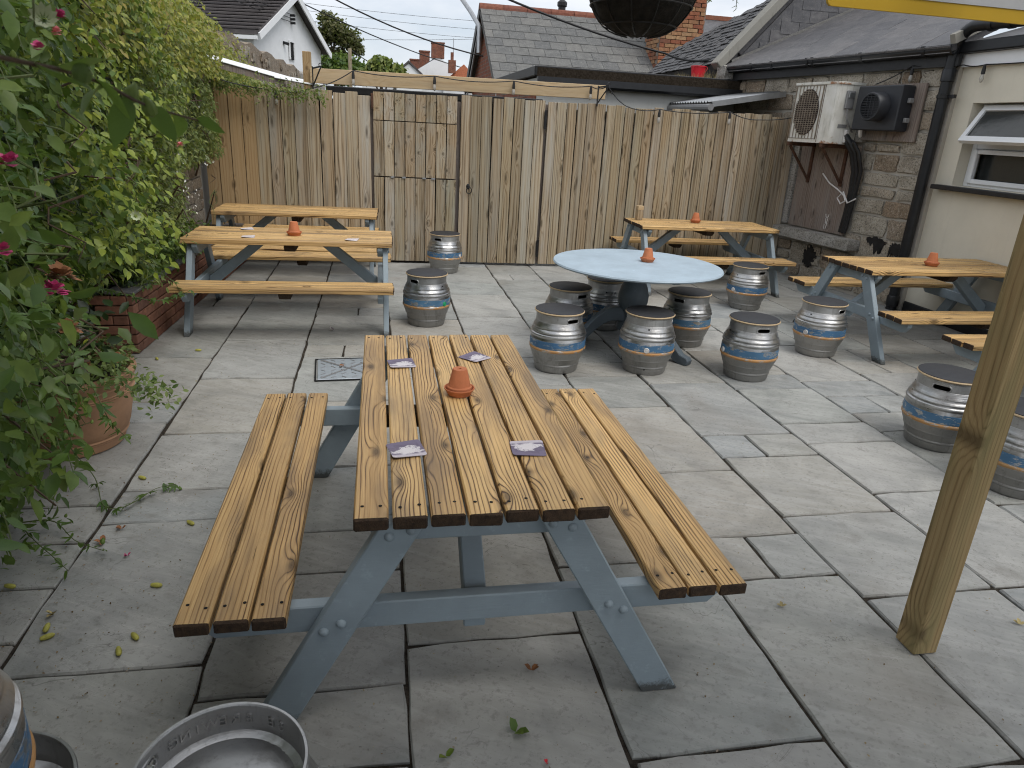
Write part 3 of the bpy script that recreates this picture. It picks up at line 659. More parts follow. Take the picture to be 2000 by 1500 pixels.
# local: x along the wall away from the camera, y out into the yard, z up
ob('wall', MB().box(2.0, -.62, 1.30, 4.1, 1.2, 2.6).mesh(), MT['mortar'], sb)
stone_course(sb, .04, 3.9, .03, 2.54, rg, MT['stone'], (.17, .30), (.24, .58), hole=(.98, 2.28, .50, 2.02), face=.004, gap=.034)
ob('jamb', stone_mesh(.20, .10, 1.30, rg, .012), MT['granite'], sb, (2.14, -.012, 1.33))
ob('lintel', stone_mesh(1.32, .10, .24, rg, .012), MT['granite'], sb, (1.62, -.01, 1.89))
sl = stone_mesh(1.42, .26, .125, rg, .008)
ob('sill', sl, MT['granite'], sb, (1.42, .045, .60))
bd = ob('window_board', MB().box(1.50, 0.012, 1.21, 1.02, .018, 1.06, .002).mesh(), MT['board'], sb)
mk = MB()
for p, q in (((1.34, .90), (1.325, .86)), ((1.325, .86), (1.29, .865)), ((1.29, .865), (1.285, .90)), ((1.325, .85), (1.32, .79)), ((1.29, .85), (1.30, .79)), ((1.325, .79), (1.285, .785)), ((1.335, .775), (1.33, .715)), ((1.29, .78), (1.305, .72))):
    mk.bar((p[0], .0225, p[1]), (q[0], .0225, q[1]), .002, .010, 0, 0, (0, 0, 1) if abs(p[0]-q[0]) > abs(p[1]-q[1]) else (1, 0, 0))
ob('white_mark', mk.mesh(), MT['cap'], bd)
def splat(cx, cz, rx, rz2, sd_, drips=0):
    g_ = random.Random(sd_); P = []
    for k in range(40):
        a = 2*PI*k/40; r_ = 1+g_.uniform(-.28, .22); z_ = cz+rz2*r_*math.sin(a)
        if drips and math.sin(a) < -.2: z_ -= g_.random()**2*drips
        P.append((cx+rx*r_*math.cos(a), z_))
    return MB().prism(P, .010, .0195, 'y').mesh()
ob('tar_patch', splat(1.50, .33, .115, .125, 3), MT['blackpaint'], sb); ob('tar_patch', splat(.46, .70, .14, .04, 5, .12), MT['blackpaint'], sb); ob('tar_patch', splat(.16, .66, .10, .06, 9, .14), MT['blackpaint'], sb)
# eaves: fascia, gutter with joints
ob('fascia', MB().box(1.92, .035, 2.60, 4.0, .05, .11).mesh(), MT['blackpaint'], sb)
gp = [(.06+.06+.06*math.cos(t), 2.735+.075*math.sin(t)) for t in np.linspace(PI, 2*PI, 9)]+[(.18-.006+.0, 2.735)]
gp = [(.06, 2.735), (.06, 2.69), (.075, 2.66), (.11, 2.645), (.15, 2.655), (.175, 2.69), (.18, 2.735), (.172, 2.735), (.165, 2.69), (.145, 2.665), (.11, 2.655), (.08, 2.668), (.068, 2.695), (.068, 2.735)]
ob('gutter', MB().prism(gp, -.06, 3.86, 'x').mesh(), MT['black'], sb)
for s_ in (.28, 1.15, 1.95, 2.05, 2.75, 3.2):
    ob('gutter_joint', MB().prism([(.055, 2.74), (.055, 2.685), (.075, 2.652), (.11, 2.637), (.15, 2.648), (.18, 2.685), (.187, 2.74)], s_-.022, s_+.022, 'x').mesh(), MT['black'], sb)
ob('hopper_stone', stone_mesh(.22, .22, .22, rg, .03), MT['granite'], sb, (3.86, .10, 2.63))
# slate roof: slabs laid in courses up the slope
def slate_roof(parent, O, U, V, wu, hv, nv, s0, s1, m, inside=None, th=.010, rg=rg, lap=1.25, name='slate', jit=.004, tilt=.02):
    O, U, V = Vector(O), Vector(U).normalized(), Vector(V).normalized(); Nn = U.cross(V).normalized()
    cache = {}
    for j in range(nv):
        off = (j % 2)*wu*.5; u = s0-off
        while u < s1-.02:
            a_, b_ = max(u, s0), min(u+wu, s1); u += wu
            if b_-a_ < .05: continue
            cu, cv = (a_+b_)/2, hv*(j+.5)
            if inside and not inside(cu, cv): continue
            key = round(b_-a_, 2)
            if key not in cache: cache[key] = MB().box(0, 0, 0, b_-a_-.006, hv*lap, th, .0015).mesh('slate')
            P = O+U*cu+V*(cv+hv*(lap-1)/2)+Nn*(th*.9+rg.uniform(0, jit))
            M = Matrix((U, V, Nn)).transposed().to_4x4() @ Matrix.Rotation(tilt*-1.0+rg.uniform(-.004, .004), 4, 'X') @ Matrix.Rotation(rg.uniform(-.006, .006), 4, 'Z')
            o = ob(name, cache[key], m, parent); o.matrix_local = Matrix.Translation(P) @ M
a24 = R(24.5)
roofA = ob('roof', MB().prism([(.16, 2.735), (-3.2, 2.735+3.36*math.tan(a24)), (-3.2, 2.655+3.36*math.tan(a24)), (.16, 2.66)], -.04, 3.92, 'x').mesh(), MT['slate'], sb)
slate_roof(roofA, (-.06, .20, 2.745), (1, 0, 0), (0, -math.cos(a24), math.sin(a24)), .42, .36, 9, 0, 3.96, MT['slate'], th=.020, tilt=.045)
ob('verge', MB().bar((-.07, .19, 2.78), (-.07, -3.1, 2.80+3.29*math.tan(a24)), .06, .09).mesh(), MT['cement'], sb)
# ---- air-conditioning unit on rusty brackets
ac = thing('air_conditioner', 'rusty white outdoor air conditioner unit on brackets over boarded window', 'air conditioner', (5.8, 6.9, 0), SB)
x0, x1, z0, z1, yb, yf = 1.10, 1.84, 1.74, 2.40, .05, .42
cr_ = .05
def ac_outline(gx=0.0):
    a_, b_, c_, d_ = x0-gx, x1+gx, yb-gx*0, yf+gx
    P = [(b_, c_), (b_, d_-.012), (b_-.012, d_)]
    P += [(a_+cr_-cr_*math.sin(t), d_-cr_+cr_*math.cos(t)) for t in np.linspace(0, PI/2, 6)]
    return P+[(a_, c_)]
ca = ob('casing', MB().prism([(x-1.47, y-.235) for x, y in ac_outline()], 0, .66, 'z').mesh(smooth=30), MT['rustwhite'], ac, (1.47, .235, z0))
ob('lid', MB().prism([(x-1.47, y-.235) for x, y in ac_outline(.012)], .0, .028, 'z').mesh(smooth=30), MT['rustwhite'], ac, (1.47, .235, z1-.005))
fx, fz, fa, fb_ = 1.575, 2.085, .205, .265
def ell(d_, a_, b_): return b_*math.sqrt(max(0., 1-(d_/a_)**2))
oval = [(fx+fa*math.cos(t), fz+fb_*math.sin(t)) for t in np.linspace(0, 2*PI, 40, endpoint=False)]
ob('fan_opening', MB().prism(oval, yf+.0005, yf+.004, 'y').mesh(), MT['fan_dark'], ac)
mb = MB()
for i in range(-12, 13):
    d_ = i*.0215; hw = ell(d_, fb_, fa)
    if hw > .02: mb.box(fx, yf+.016, fz+d_, 2*hw, .004, .006)
for i in range(-4, 5):
    d_ = i*.045; hw = ell(d_, fa, fb_)
    if hw > .02: mb.box(fx+d_, yf+.020, fz, .007, .004, 2*hw)
ob('fan_grille', mb.mesh(), MT['grille'], ac)
mb = MB()
for i in range(9):
    xx = fx-.23+.46*i/8
    for sgn in (-1, 1):
        hz = ell(xx-fx, fa+.004, fb_+.004) if abs(xx-fx) < fa else 0
        za, zb = fz+sgn*hz, fz+sgn*.30
        if abs(zb-za) > .02: mb.box(xx, yf+.006, (za+zb)/2, .007, .006, abs(zb-za))
mb.tube([(fx-.24, yf+.004, fz-.30), (fx+.24, yf+.004, fz-.30), (fx+.24, yf+.004, fz+.30), (fx-.24, yf+.004, fz+.30)], .005, 5, 0, closed=True)
ob('guard', mb.mesh(), MT['grille'], ac)
ob('panel_seam', MB().box(1.315, yf+.001, 2.07, .005, .005, .64).mesh(), MT['rust'], ac)
ob('isolator_box', MB().box(x0-.015, .245, 2.23, .03, .12, .20, .008).mesh(), MT['grey_plastic'], ac)
ob('isolator_cover', MB().box(x0-.035, .245, 2.28, .012, .085, .06, .004).mesh(), MT['galv'], ac)
ob('rating_plate', MB().box(x0-.003, .27, 1.94, .006, .13, .04).mesh(), MT['grey_plastic'], ac)
ob('cable', MB().tube([(x0-.03, .27, 2.13), (x0-.05, .27, 2.02), (x0-.05, .22, 1.95), (x0-.02, .12, 1.88)], .010, 6).mesh(smooth=True), MT['grey_plastic'], ac)
ob('valve_cover', MB().box(x0-.02, .20, 1.83, .04, .06, .15, .01).mesh(), MT['cap'], ac)
for s_ in (1.78, 1.20):
    mb = MB().bar((s_, .0, 1.715), (s_, .44, 1.715), .045, .045).bar((s_, .028, 1.73), (s_, .028, 1.25), .045, .02, 0, 0, (0, 1, 0)).bar((s_, .03, 1.28), (s_, .40, 1.69), .03, .02)
    ob('bracket', mb.mesh(), MT['rust'], ac)
mb = MB()
for k, (dx, rr_) in enumerate(((0, .032), (.06, .030), (-.05, .022))):
    mb.tube([(x0-.02, .20-.03*k, 1.84-k*.02), (.98+dx, .20, 1.76), (.94+dx, .14, 1.66), (.92+dx, .07, 1.45), (.93+dx*.7, .055, 1.2), (.95+dx*.6, .05, .95), (.97+dx*.6, .05, .72)], rr_, 8)
ob('pipe_bundle', mb.mesh(smooth=True), MT['blackpaint'], ac)
ob('loose_cable', MB().tube([(1.48, .07, 1.38), (1.30, .10, 1.28), (1.12, .12, 1.22), (1.00, .12, 1.16), (.96, .12, 1.10), (1.02, .13, 1.06), (1.10, .12, 1.12), (1.02, .12, 1.20), (.92, .12, 1.08), (.82, .10, 1.14)], .009, 6).mesh(smooth=True), MT['cap'], ac)
ob('pipe_elbow', MB().tube([(.90, .16, 1.84), (.87, .20, 1.88), (.86, .22, 1.94)], .02, 7).mesh(smooth=True), MT['cap'], ac)
# ---- black fan housing beside it
fb = thing('fan_housing', 'black plastic box with round louvred fan cowl beside the air conditioner', 'fan unit', (5.8, 6.9, 0), SB)
ob('back_board', MB().box(.62, .035, 2.10, .76, .03, .60, .004).mesh(), MT['board'], fb)
ob('housing', MB().box(.675, .145, 2.14, .63, .19, .47, .012).mesh(), MT['darkplastic'], fb)
cw = ob('cowl', MB().lathe([(.15, 0), (.15, .13), (.14, .145), (.128, .145), (.128, .05), (.001, .05)], 36).mesh(smooth=35), MT['darkplastic'], fb, (.625, .238, 2.15), (R(-90), 0, 0))
mb = MB()
for i in range(-7, 8):
    d_ = i*.017; hw = math.sqrt(max(0, .128**2-d_**2)); mb.box(0, d_, .135, 2*hw, .006, .008)
for i in (-1, 0, 1):
    d_ = i*.05; hw = math.sqrt(max(0, .128**2-d_**2)); mb.box(d_, 0, .139, .006, 2*hw, .006)
ob('louvres', mb.mesh(), MT['darkplastic'], cw)
for z in (2.22, 2.02): ob('latch', MB().box(.335, .12, z, .04, .06, .05, .006).mesh(), MT['grey_plastic'], fb)
# ================================================================== cream rendered extension
ce = thing('cream_extension', 'cream rendered wall with open white window at right edge', 'building', (0, 0, 0))
wy0, wy1, wz0, wz1 = 5.05, 6.62, 1.40, 2.20
mb = MB().box(6.03, 6.76, 1.27, .30, .28, 2.54).box(6.03, 4.0, 1.27, .30, 2.1, 2.54).box(6.03, (wy0+wy1)/2, wz0/2, .30, wy1-wy0, wz0).box(6.03, (wy0+wy1)/2, (wz1+2.54)/2, .30, wy1-wy0, 2.54-wz1)
ob('wall', mb.mesh(), MT['cream'], ce)
ob('plinth', MB().box(5.868, 4.9, .05, .03, 3.9, .12, .01).mesh(), MT['blackpaint'], ce)
ob('fascia', MB().box(5.86, 4.95, 2.60, .04, 3.9, .12).mesh(), MT['upvc'], ce)
ob('gutter', MB().box(5.83, 4.95, 2.715, .12, 3.9, .105, .012).mesh(), MT['black'], ce)
ob('roof', MB().prism([(5.86, 2.775), (9.0, 3.75), (9.0, 3.65), (5.86, 2.70)], 2.9, 6.86, 'y').mesh(), MT['slate'], ce)
wd = ob('window', MB().box(6.10, (wy0+wy1)/2, (wz0+wz1)/2, .01, wy1-wy0-.1, wz1-wz0-.08).mesh(), MT['glass'], ce)
mb = MB()
for y in (wy0+.03, wy1-.03): mb.box(6.04, y, (wz0+wz1)/2, .07, .06, wz1-wz0, .006)
for z in (wz0+.03, wz1-.03, 1.80): mb.box(6.042, (wy0+wy1)/2, z, .07, wy1-wy0-.12, .06, .006)
ob('window_frame', mb.mesh(), MT['upvc'], wd)
# lower casement bead, and the top-hung vent pushed open
mb = MB()
for y in (wy0+.085, wy1-.085): mb.box(6.0, y, 1.60, .04, .05, .33, .006)
for z in (1.455, 1.745): mb.box(6.002, (wy0+wy1)/2, z, .04, wy1-wy0-.22, .045, .006)
ob('lower_casement', mb.mesh(), MT['upvc'], wd)
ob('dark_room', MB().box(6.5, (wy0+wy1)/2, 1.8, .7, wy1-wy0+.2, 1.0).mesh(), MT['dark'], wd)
op = R(32); hz = 2.165; vh = .40
def tilt(p): # hinge along the top edge; p=(out, y, down)
    return (5.985-p[2]*math.sin(op)-p[0]*math.cos(op), p[1], hz-p[2]*math.cos(op)+p[0]*math.sin(op))
def tbox(mb, o0, o1, y0, y1, d0, d1):
    P = [tilt((o, y, d_)) for o in (o0, o1) for y in (y0, y1) for d_ in (d0, d1)]
    mb.add(P, [(0, 1, 3, 2), (4, 6, 7, 5), (0, 4, 5, 1), (2, 3, 7, 6), (0, 2, 6, 4), (1, 5, 7, 3)])
y0, y1 = wy0+.07, wy1-.07; mb = MB()
tbox(mb, -.02, .03, y0, y1, 0, .055); tbox(mb, -.02, .03, y0, y1, vh-.055, vh); tbox(mb, -.02, .031, y0, y0+.055, .055, vh-.055); tbox(mb, -.02, .031, y1-.055, y1, .055, vh-.055)
vt = ob('open_vent', mb.mesh(), MT['upvc'], wd)
mb = MB(); tbox(mb, 0, .012, y0+.05, y1-.05, .05, vh-.05); ob('pane', mb.mesh(), MT['glass'], vt)
ob('sill', MB().box(5.88, (wy0+wy1)/2+.04, 1.375, .22, wy1-wy0+.26, .045, .006).mesh(), MT['blackpaint'], wd)
# ---- black soil pipe in the corner
sp = thing('downpipe', 'thick black soil pipe with swan neck between stone and cream walls', 'pipe', (0, 0, 0))
px, py = 5.755, 6.90
ob('pipe', MB().tube([(px, py, .0), (px, py, 2.55)], .055, 16).mesh(smooth=True), MT['black'], sp)
bend = [(px, py, 2.5), (px, py, 2.66)]+[(px, py-.22+.22*math.cos(t), 2.68+.22*math.sin(t)) for t in np.linspace(.1, PI/2, 8)]+[(px+.01, py-.5, 2.895), (px+.03, py-1.6, 2.86)]
ob('bend', MB().tube(bend, .056, 16).mesh(smooth=True), MT['black'], sp)
for z in (2.46, .10): ob('collar', MB().lathe([(.055, -.06), (.066, -.055), (.066, .05), (.060, .06)], 18, 0, (px, py, z)).mesh(smooth=35), MT['black'], sp)
for yy in (6.30, 6.52, 5.95):
    ob('collar', MB().tube([(px+.01, yy, 2.893), (px+.012, yy-.05, 2.892)], .066, 16).mesh(smooth=35), MT['black'], sp)
ob('clip', MB().lathe([(.056, -.02), (.064, -.018), (.064, .018), (.056, .02)], 18, 0, (px, py, 2.26)).box(px+.02, py-.09, 2.26, .03, .1, .035).mesh(), MT['blackpaint'], sp)
# ---- tin lean-to against the stone building, behind the fence
tl = thing('tin_lean_to', 'low corrugated metal lean-to roof with grey gutter behind the fence', 'roof', (0, 0, 0))
ob('roof_sheet', corrugated((4.33, 9.42, 2.17), (1.05, .06, .19), (-.10, 1.15, 0), 1, .012, .076).mesh(smooth=50), MT['galv'], tl)
ob('edge_trim', MB().bar((4.38, 9.40, 2.15), (5.42, 9.40, 2.335), .03, .07).mesh(), MT['galv'], tl)
ob('gutter', MB().tube([(4.35, 9.36, 2.11), (4.25, 10.6, 2.11)], .045, 10).mesh(smooth=35), MT['grey_plastic'], tl)
ob('post', MB().box(4.45, 9.6, 1.03, .07, .07, 2.05).box(4.4, 10.4, 1.03, .07, .07, 2.05).mesh(), MT['fence'], tl)
# ================================================================== buildings beyond the fence
def m_brickwall(name, ax, c1, c2, mo, sc_=1.0):
    g = Mat(name); c = g.n('SeparateXYZ', {0: g.n('TexCoord').outputs['Object']}).outputs
    v = g.n('CombineXYZ', {0: c[ax], 1: c[2], 2: 0.0}).outputs[0]
    b = g.n('TexBrick', {'Vector': v, 'Color1': (*c1, 1), 'Color2': (*c2, 1), 'Mortar': (*mo, 1), 'Scale': sc_, 'Mortar Size': .008, 'Brick Width': .22, 'Row Height': .075, 'Bias': -.1})
    n = g.noise(g.n('TexCoord').outputs['Object'], 6, 5, .65)
    col = g.mix(1, b.outputs['Color'], g.ramp(n, [(.3, (.6, .6, .6)), (.7, (1.15, 1.12, 1.1))]), 'MULTIPLY')
    g.bsdf(color=col, rough=.9, spec=.2, normal=g.bump(g.math('SUBTRACT', n, b.outputs['Fac']), .6, .01)); return g.m
MT['bw_y'] = m_brickwall('brick_wall_side', 1, (.30, .11, .065), (.22, .08, .055), (.20, .17, .14))
MT['bw_x'] = m_brickwall('brick_wall_front', 0, (.30, .11, .065), (.22, .08, .055), (.20, .17, .14))
# ---- outhouse with lichen-covered slates
oh = thing('outhouse', 'gabled brick outhouse with lichen grey slates and red ridge behind fence', 'building', (0, 0, 0))
gx, ye, yr, ybk, ze, zr = 2.2, 14.5, 16.9, 19.3, 2.58, 4.12
ob('gable_wall', MB().prism([(ye+.12, 0), (ybk-.12, 0), (ybk-.12, ze-.02), (yr, zr-.12), (ye+.12, ze-.02)], gx+.16, gx+.4, 'x').mesh(), MT['bw_y'], oh)
ob('front_wall', MB().box(4.5, ye+.25, 1.25, 4.2, .24, 2.5).mesh(), MT['bw_x'], oh)
sl_ = math.atan2(zr-ze, yr-ye)
rf = ob('roof', MB().prism([(ye-.05, ze-.05), (yr, zr-.03), (ybk+.05, ze-.05), (ybk+.05, ze-.13), (yr, zr-.11), (ye-.05, ze-.13)], gx+.03, 6.7, 'x').mesh(), MT['slate_old'], oh)
Lr = math.hypot(yr-ye, zr-ze)
slate_roof(rf, (gx-.02, ye-.08, ze-.04), (1, 0, 0), (0, math.cos(sl_), math.sin(sl_)), .335, Lr/9.0, 9, 0, 4.75, MT['slate_old'], th=.014, tilt=.03)
for i in range(9):
    pts = [(yr+.15*math.cos(t), zr-.06+.13*math.sin(t)) for t in np.linspace(0, PI, 9)]
    ob('ridge_tile', MB().prism(pts, gx-.02+i*.525, gx-.02+(i+1)*.525-.012, 'x').mesh(), MT['ridge'], rf)
ob('bargeboard', MB().bar((gx+.0, yr+.02, zr-.05), (gx+.0, ybk+.08, ze-.12), .035, .20).mesh(), MT['blackpaint'], oh)
ob('bargeboard', MB().bar((gx+.01, yr-.02, zr-.13), (gx+.01, ye-.05, ze-.15), .03, .07).mesh(), MT['lead'], oh)
ob('purlin', MB().bar((gx+.02, yr+.25, zr-.38), (gx+.02, ybk-.1, ze-.3), .03, .09).mesh(), MT['grey_plastic'], oh)
mp_ = thing('service_mast', 'bent grey metal service mast on the outhouse gable', 'mast', (0, 0, 0))
ob('pipe', MB().tube([(2.13, 16.35, 3.15), (2.13, 16.4, 3.66), (1.97, 16.8, 4.0), (1.72, 17.3, 4.42), (1.68, 17.3, 4.9), (1.64, 17.35, 5.8)], .05, 8).mesh(smooth=True), MT['galv'], mp_)
# flat-roofed extension in front of it
fe = thing('flat_roof_extension', 'white flat roofed extension with black fascia behind the fence', 'building', (0, 0, 0))
ob('wall', MB().box(3.78, 12.5, 1.2, 3.1, 3.9, 2.4).mesh(), MT['grey_render'], fe)
ob('side_wall', MB().box(2.24, 12.4, 1.15, .06, 3.6, 2.3).mesh(), MT['bw_y'], fe)
ob('roof', MB().box(3.8, 12.45, 2.47, 3.2, 3.95, .12).mesh(), MT['soil'], fe)
ob('fascia', MB().box(3.80, 10.50, 2.485, 3.24, .04, .13, .008).box(2.19, 12.5, 2.485, .04, 3.96, .13, .008).mesh(), MT['blackpaint'], fe)
ob('gutter', MB().prism([(10.40, 2.41), (10.48, 2.41), (10.48, 2.31), (10.46, 2.29), (10.42, 2.29), (10.395, 2.32)], 2.2, 5.4, 'x').mesh(), MT['black'], fe)
mb = MB(); g_ = random.Random(8)
for i in range(260):
    x = g_.uniform(4.35, 5.25); y = g_.uniform(10.62, 11.2); hh = g_.uniform(.05, .17)*(1.2 if x > 4.8 else .7); q = g_.uniform(-.06, .06); a = g_.uniform(0, PI)
    mb.add([(x-.004*math.cos(a), y-.004*math.sin(a), 2.52), (x+.004*math.cos(a), y+.004*math.sin(a), 2.52), (x+q, y+g_.uniform(-.04, .04), 2.52+hh)], [(0, 1, 2)])
tag(ob('dry_grass', mb.mesh(recalc=False), MT['straw']), 'tuft of dry yellow grass growing on the flat roof', 'grass', kind='stuff')
bu = thing('bucket', 'red plastic bucket standing on the flat roof', 'bucket', (4.80, 10.95, 2.531))
ob('body', MB().lathe([(.001, 0), (.085, 0), (.112, .19), (.120, .19), (.120, .205), (.106, .205), (.08, .01), (.001, .01)], 22).mesh(smooth=40), MT['red'], bu)
ob('handle', MB().tube([(.115*math.cos(t), .03, .19-.10*math.sin(t)) for t in np.linspace(0, PI, 10)], .004, 5).mesh(), MT['red'], bu, (0, -.1, 0))
ds = thing('felt_shed', 'low dark felt roofed shed edge just behind the gates', 'shed', (0, 0, 0))
ob('wall', MB().box(.75, 10.35, 1.0, 2.6, .9, 2.0).mesh(), MT['board'], ds); ob('roof', MB().box(.75, 10.3, 2.045, 2.8, 1.1, .09, .01).mesh(), MT['blackpaint'], ds)
# ---- rough-slated cottage with slate-hung gable and cement coping
rc = thing('slate_cottage', 'cottage with rough dark slate roof and cement coped gable', 'building', (0, 0, 0))
P1, P2, P3, P4 = Vector((5.07, 13.95, 2.76)), Vector((5.08, 10.86, 2.78)), Vector((6.03, 10.86, 3.82)), Vector((5.45, 13.75, 3.18))
ob('gable_wall', MB().prism([(5.2, 0), (9.5, 0), (9.5, 5.0), (7.6, 5.52), (5.2, 2.82)], 10.84, 11.0, 'y').mesh(), MT['slate'], rc)
ob('side_wall', MB().box(5.4, 12.4, 1.3, .3, 2.8, 2.7).mesh(), MT['mortar'], rc)
mb = MB(); nn = (P2-P1).cross(P4-P1).normalized()
if nn.z < 0: nn = -nn
mb.add([P1, P2, P3, P4]+[Vector((p.x+.15, p.y, p.z-.25)) for p in (P1, P2, P3, P4)], [(0, 1, 2, 3), (7, 6, 5, 4), (0, 4, 5, 1), (1, 5, 6, 2), (2, 6, 7, 3), (3, 7, 4, 0)])
rr2 = ob('roof', mb.mesh(), MT['slate_dark'], rc)
mb = MB(); U = (P1-P2).normalized(); V = nn.cross(U).normalized()
if V.z < 0: V = -V
Ht = (P3-P2).dot(V); W_ = (P1-P2).length; h4 = (P4-P2).dot(V); u4 = (P4-P2).dot(U); u3 = (P3-P2).dot(U); g_ = random.Random(4)
rows = 19
for j in range(rows):
    v = Ht*j/rows; u = -.02-g_.random()*.1
    umax = W_ if v < h4 else u4+(u3-u4)*(v-h4)/(Ht-h4)
    if v < h4: umax = W_+(u4-W_)*v/max(h4, .01)
    ustart = u3*v/Ht
    while u < umax:
        wv = g_.uniform(.12, .26); a_, b_ = max(u, ustart-.02), min(u+wv, umax); u += wv
        if b_-a_ < .03: continue
        c = P2+U*((a_+b_)/2)+V*(v+Ht/rows*.5)+nn*(.012+g_.uniform(0, .018))
        M = Matrix((U, V, nn)).transposed() @ Matrix.Rotation(-.12+g_.uniform(-.05, .03), 3, 'X') @ Matrix.Rotation(g_.uniform(-.03, .03), 3, 'Z')
        mb.box(c.x, c.y, c.z, b_-a_-.005, Ht/rows*1.45, .014, 0, 0, M)
tag(ob('slates', mb.mesh(), MT['slate_dark'], rr2), kind='stuff')
cd = Vector((1, 0, (3.82-2.78)/(6.03-5.08))).normalized()
ob('coping', MB().bar(Vector((5.02, 10.83, 2.74)), Vector((5.02, 10.83, 2.74))+cd*3.6, .24, .13, 0, .01).mesh(), MT['cement'], rc)
hang = ob('slate_hanging', MB().prism([(5.35, 2.86), (9.4, 4.7), (7.5, 5.3)], 10.80, 10.835, 'y').mesh(), MT['slate'], rc)
slate_roof(hang, (5.2, 10.795, 2.72), (1, 0, 0), (0, .02, 1), .30, .175, 15, 0, 4.2, MT['slate'], inside=lambda u, v: (v+2.72+.09) < 2.78+(5.2+u-.2-5.08)*1.095-.06 and (v+2.72) > 2.74+(5.2+u-5.0)*.43-.12, th=.012, tilt=.03)
ob('flashing', MB().bar((5.22, 10.74, 2.80), (8.9, 10.74, 2.80+3.68*.452), .06, .07).mesh(), MT['lead'], rc)
# ---- brick chimney
cy = thing('brick_chimney', 'broad red and buff brick chimney stack behind the slate cottage', 'chimney', (0, 0, 0))
ob('core', MB().box(6.12, 15.4, 2.7, .93, .76, 5.4).mesh(), MT['brick_mortar'], cy)
bkm = MB().box(0, 0, 0, .215, .05, .067, .003).mesh('brick'); bkm2 = MB().box(0, 0, 0, .10, .05, .067, .003).mesh('brick')
for k in range(26):
    z = 3.05+k*.0775; x = 5.66-(.112 if k % 2 else 0)
    while x < 6.55:
        a_, b_ = max(x, 5.66), min(x+.215, 6.585); x += .225
        if b_-a_ < .05: continue
        full = b_-a_ > .15; ob('brick', bkm if full else bkm2, MT['brick_mixed'], cy, ((a_+b_)/2, 15.01, z))
    if k < 26:
        for y in (15.15, 15.38, 15.6): ob('brick', bkm, MT['brick_mixed'], cy, (5.655, y+(.1 if k % 2 else 0), z), (0, 0, R(90)))
# ---- more distant houses
hr = thing('terrace_roof', 'distant slate roof with red ridge glimpsed right of the brick chimney', 'roof', (0, 0, 0))
ob('roof', MB().prism([(20.5, 4.1), (22, 5.05), (23.5, 4.1)], 9.0, 13.5, 'x').mesh(), MT['slate'], hr, (0, 0, 0))
ob('ridge', MB().bar((9.0, 22, 5.06), (13.5, 22, 5.06), .2, .12).mesh(), MT['ridge'], hr); ob('wall', MB().box(11.2, 22, 2.05, 4.3, 2.8, 4.1).mesh(), MT['white'], hr)
wh = thing('white_house', 'white rendered gabled house with dark tiled roof above the hedge', 'house', (0, 0, 0))
A_, B_ = Vector((-4.0, 27.71, 0)), Vector((-2.22, 33.93, 0)); gd = (B_-A_).normalized(); rd = Vector((-gd.y, gd.x, 0)); Wg = (B_-A_).length; ez, rz_ = 4.28, 5.9
def hp(s, t, z): p = A_+gd*s+rd*t; return (p.x, p.y, z)
mb = MB(); g5 = [(0, 0), (Wg, 0), (Wg, ez), (Wg/2, rz_), (0, ez)]
mb.add([hp(s, .2, z) for s, z in g5]+[hp(s, 8, z) for s, z in g5], [(0, 1, 2, 3, 4), (9, 8, 7, 6, 5), (0, 5, 6, 1), (1, 6, 7, 2), (4, 9, 5, 0)]); ob('wall', mb.mesh(), MT['white'], wh)
mb = MB(); e = .14; sp_ = (rz_-ez)/(Wg/2)
for (s0, z0_), (s1, z1_) in (((-.3, ez-.3*sp_), (Wg/2, rz_)), ((Wg+.3, ez-.3*sp_), (Wg/2, rz_))):
    q = [hp(s0, -.15, z0_+.03), hp(s1, -.15, z1_+.03), hp(s1, 8.2, z1_+.03), hp(s0, 8.2, z0_+.03)]
    q2 = [(x, y, z+e) for x, y, z in q]; mb.add(q+q2, [(3, 2, 1, 0), (4, 5, 6, 7), (0, 1, 5, 4), (1, 2, 6, 5), (2, 3, 7, 6), (3, 0, 4, 7)])
hrf = ob('roof', mb.mesh(), MT['tile_dark'], wh)
for k in range(13):   # tile courses as stepped rows
    s0 = -.3+(Wg/2+.3)*k/13; z0_ = ez-.3*sp_+(s0+.3)*sp_+.03+e
    mb = MB(); mb.bar(hp(s0+.13, -.14, z0_+.05), hp(s0+.13, 8.2, z0_+.05), .30, .05, 0, 0, (0, 0, 1)); ob('tile_course', mb.mesh(), MT['tile_dark'], hrf)
mb = MB()
for s0, s1 in ((-.3, Wg/2), (Wg+.3, Wg/2)):
    mb.bar(hp(s0, -.16, ez-.3*sp_-.02), hp(s1, -.16, rz_-.02), .05, .22)
ob('bargeboard', mb.mesh(), MT['upvc'], wh)
ob('gutter', MB().bar(hp(-.35, -.1, ez-.22), hp(-.35, 8, ez-.22), .14, .12).mesh(), MT['upvc'], wh)
ob('downpipe', MB().tube([hp(-.35, 1.2, ez-.2), hp(-.1, 1.2, ez-.5), hp(-.08, 1.2, 1)], .05, 6).mesh(), MT['upvc'], wh)
mb = MB()
wf = ob('window', MB().bar(hp(3.2, .17, 3.66), hp(3.2, .17, 4.3), .35, .05, 0, 0, rd).mesh(), MT['dark'], wh)
ob('window_frame', MB().bar(hp(3.0, .15, 3.66), hp(3.0, .15, 4.3), .06, .06).bar(hp(3.4, .15, 3.66), hp(3.4, .15, 4.3), .06, .06).bar(hp(3.0, .14, 4.3), hp(3.4, .14, 4.3), .06, .06).mesh(), MT['upvc'], wf)
ob('wall_lamp', MB().bar(hp(2.55, .0, 4.15), hp(2.55, .2, 4.2), .12, .1).mesh(), MT['blackpaint'], wh)
mb = MB()
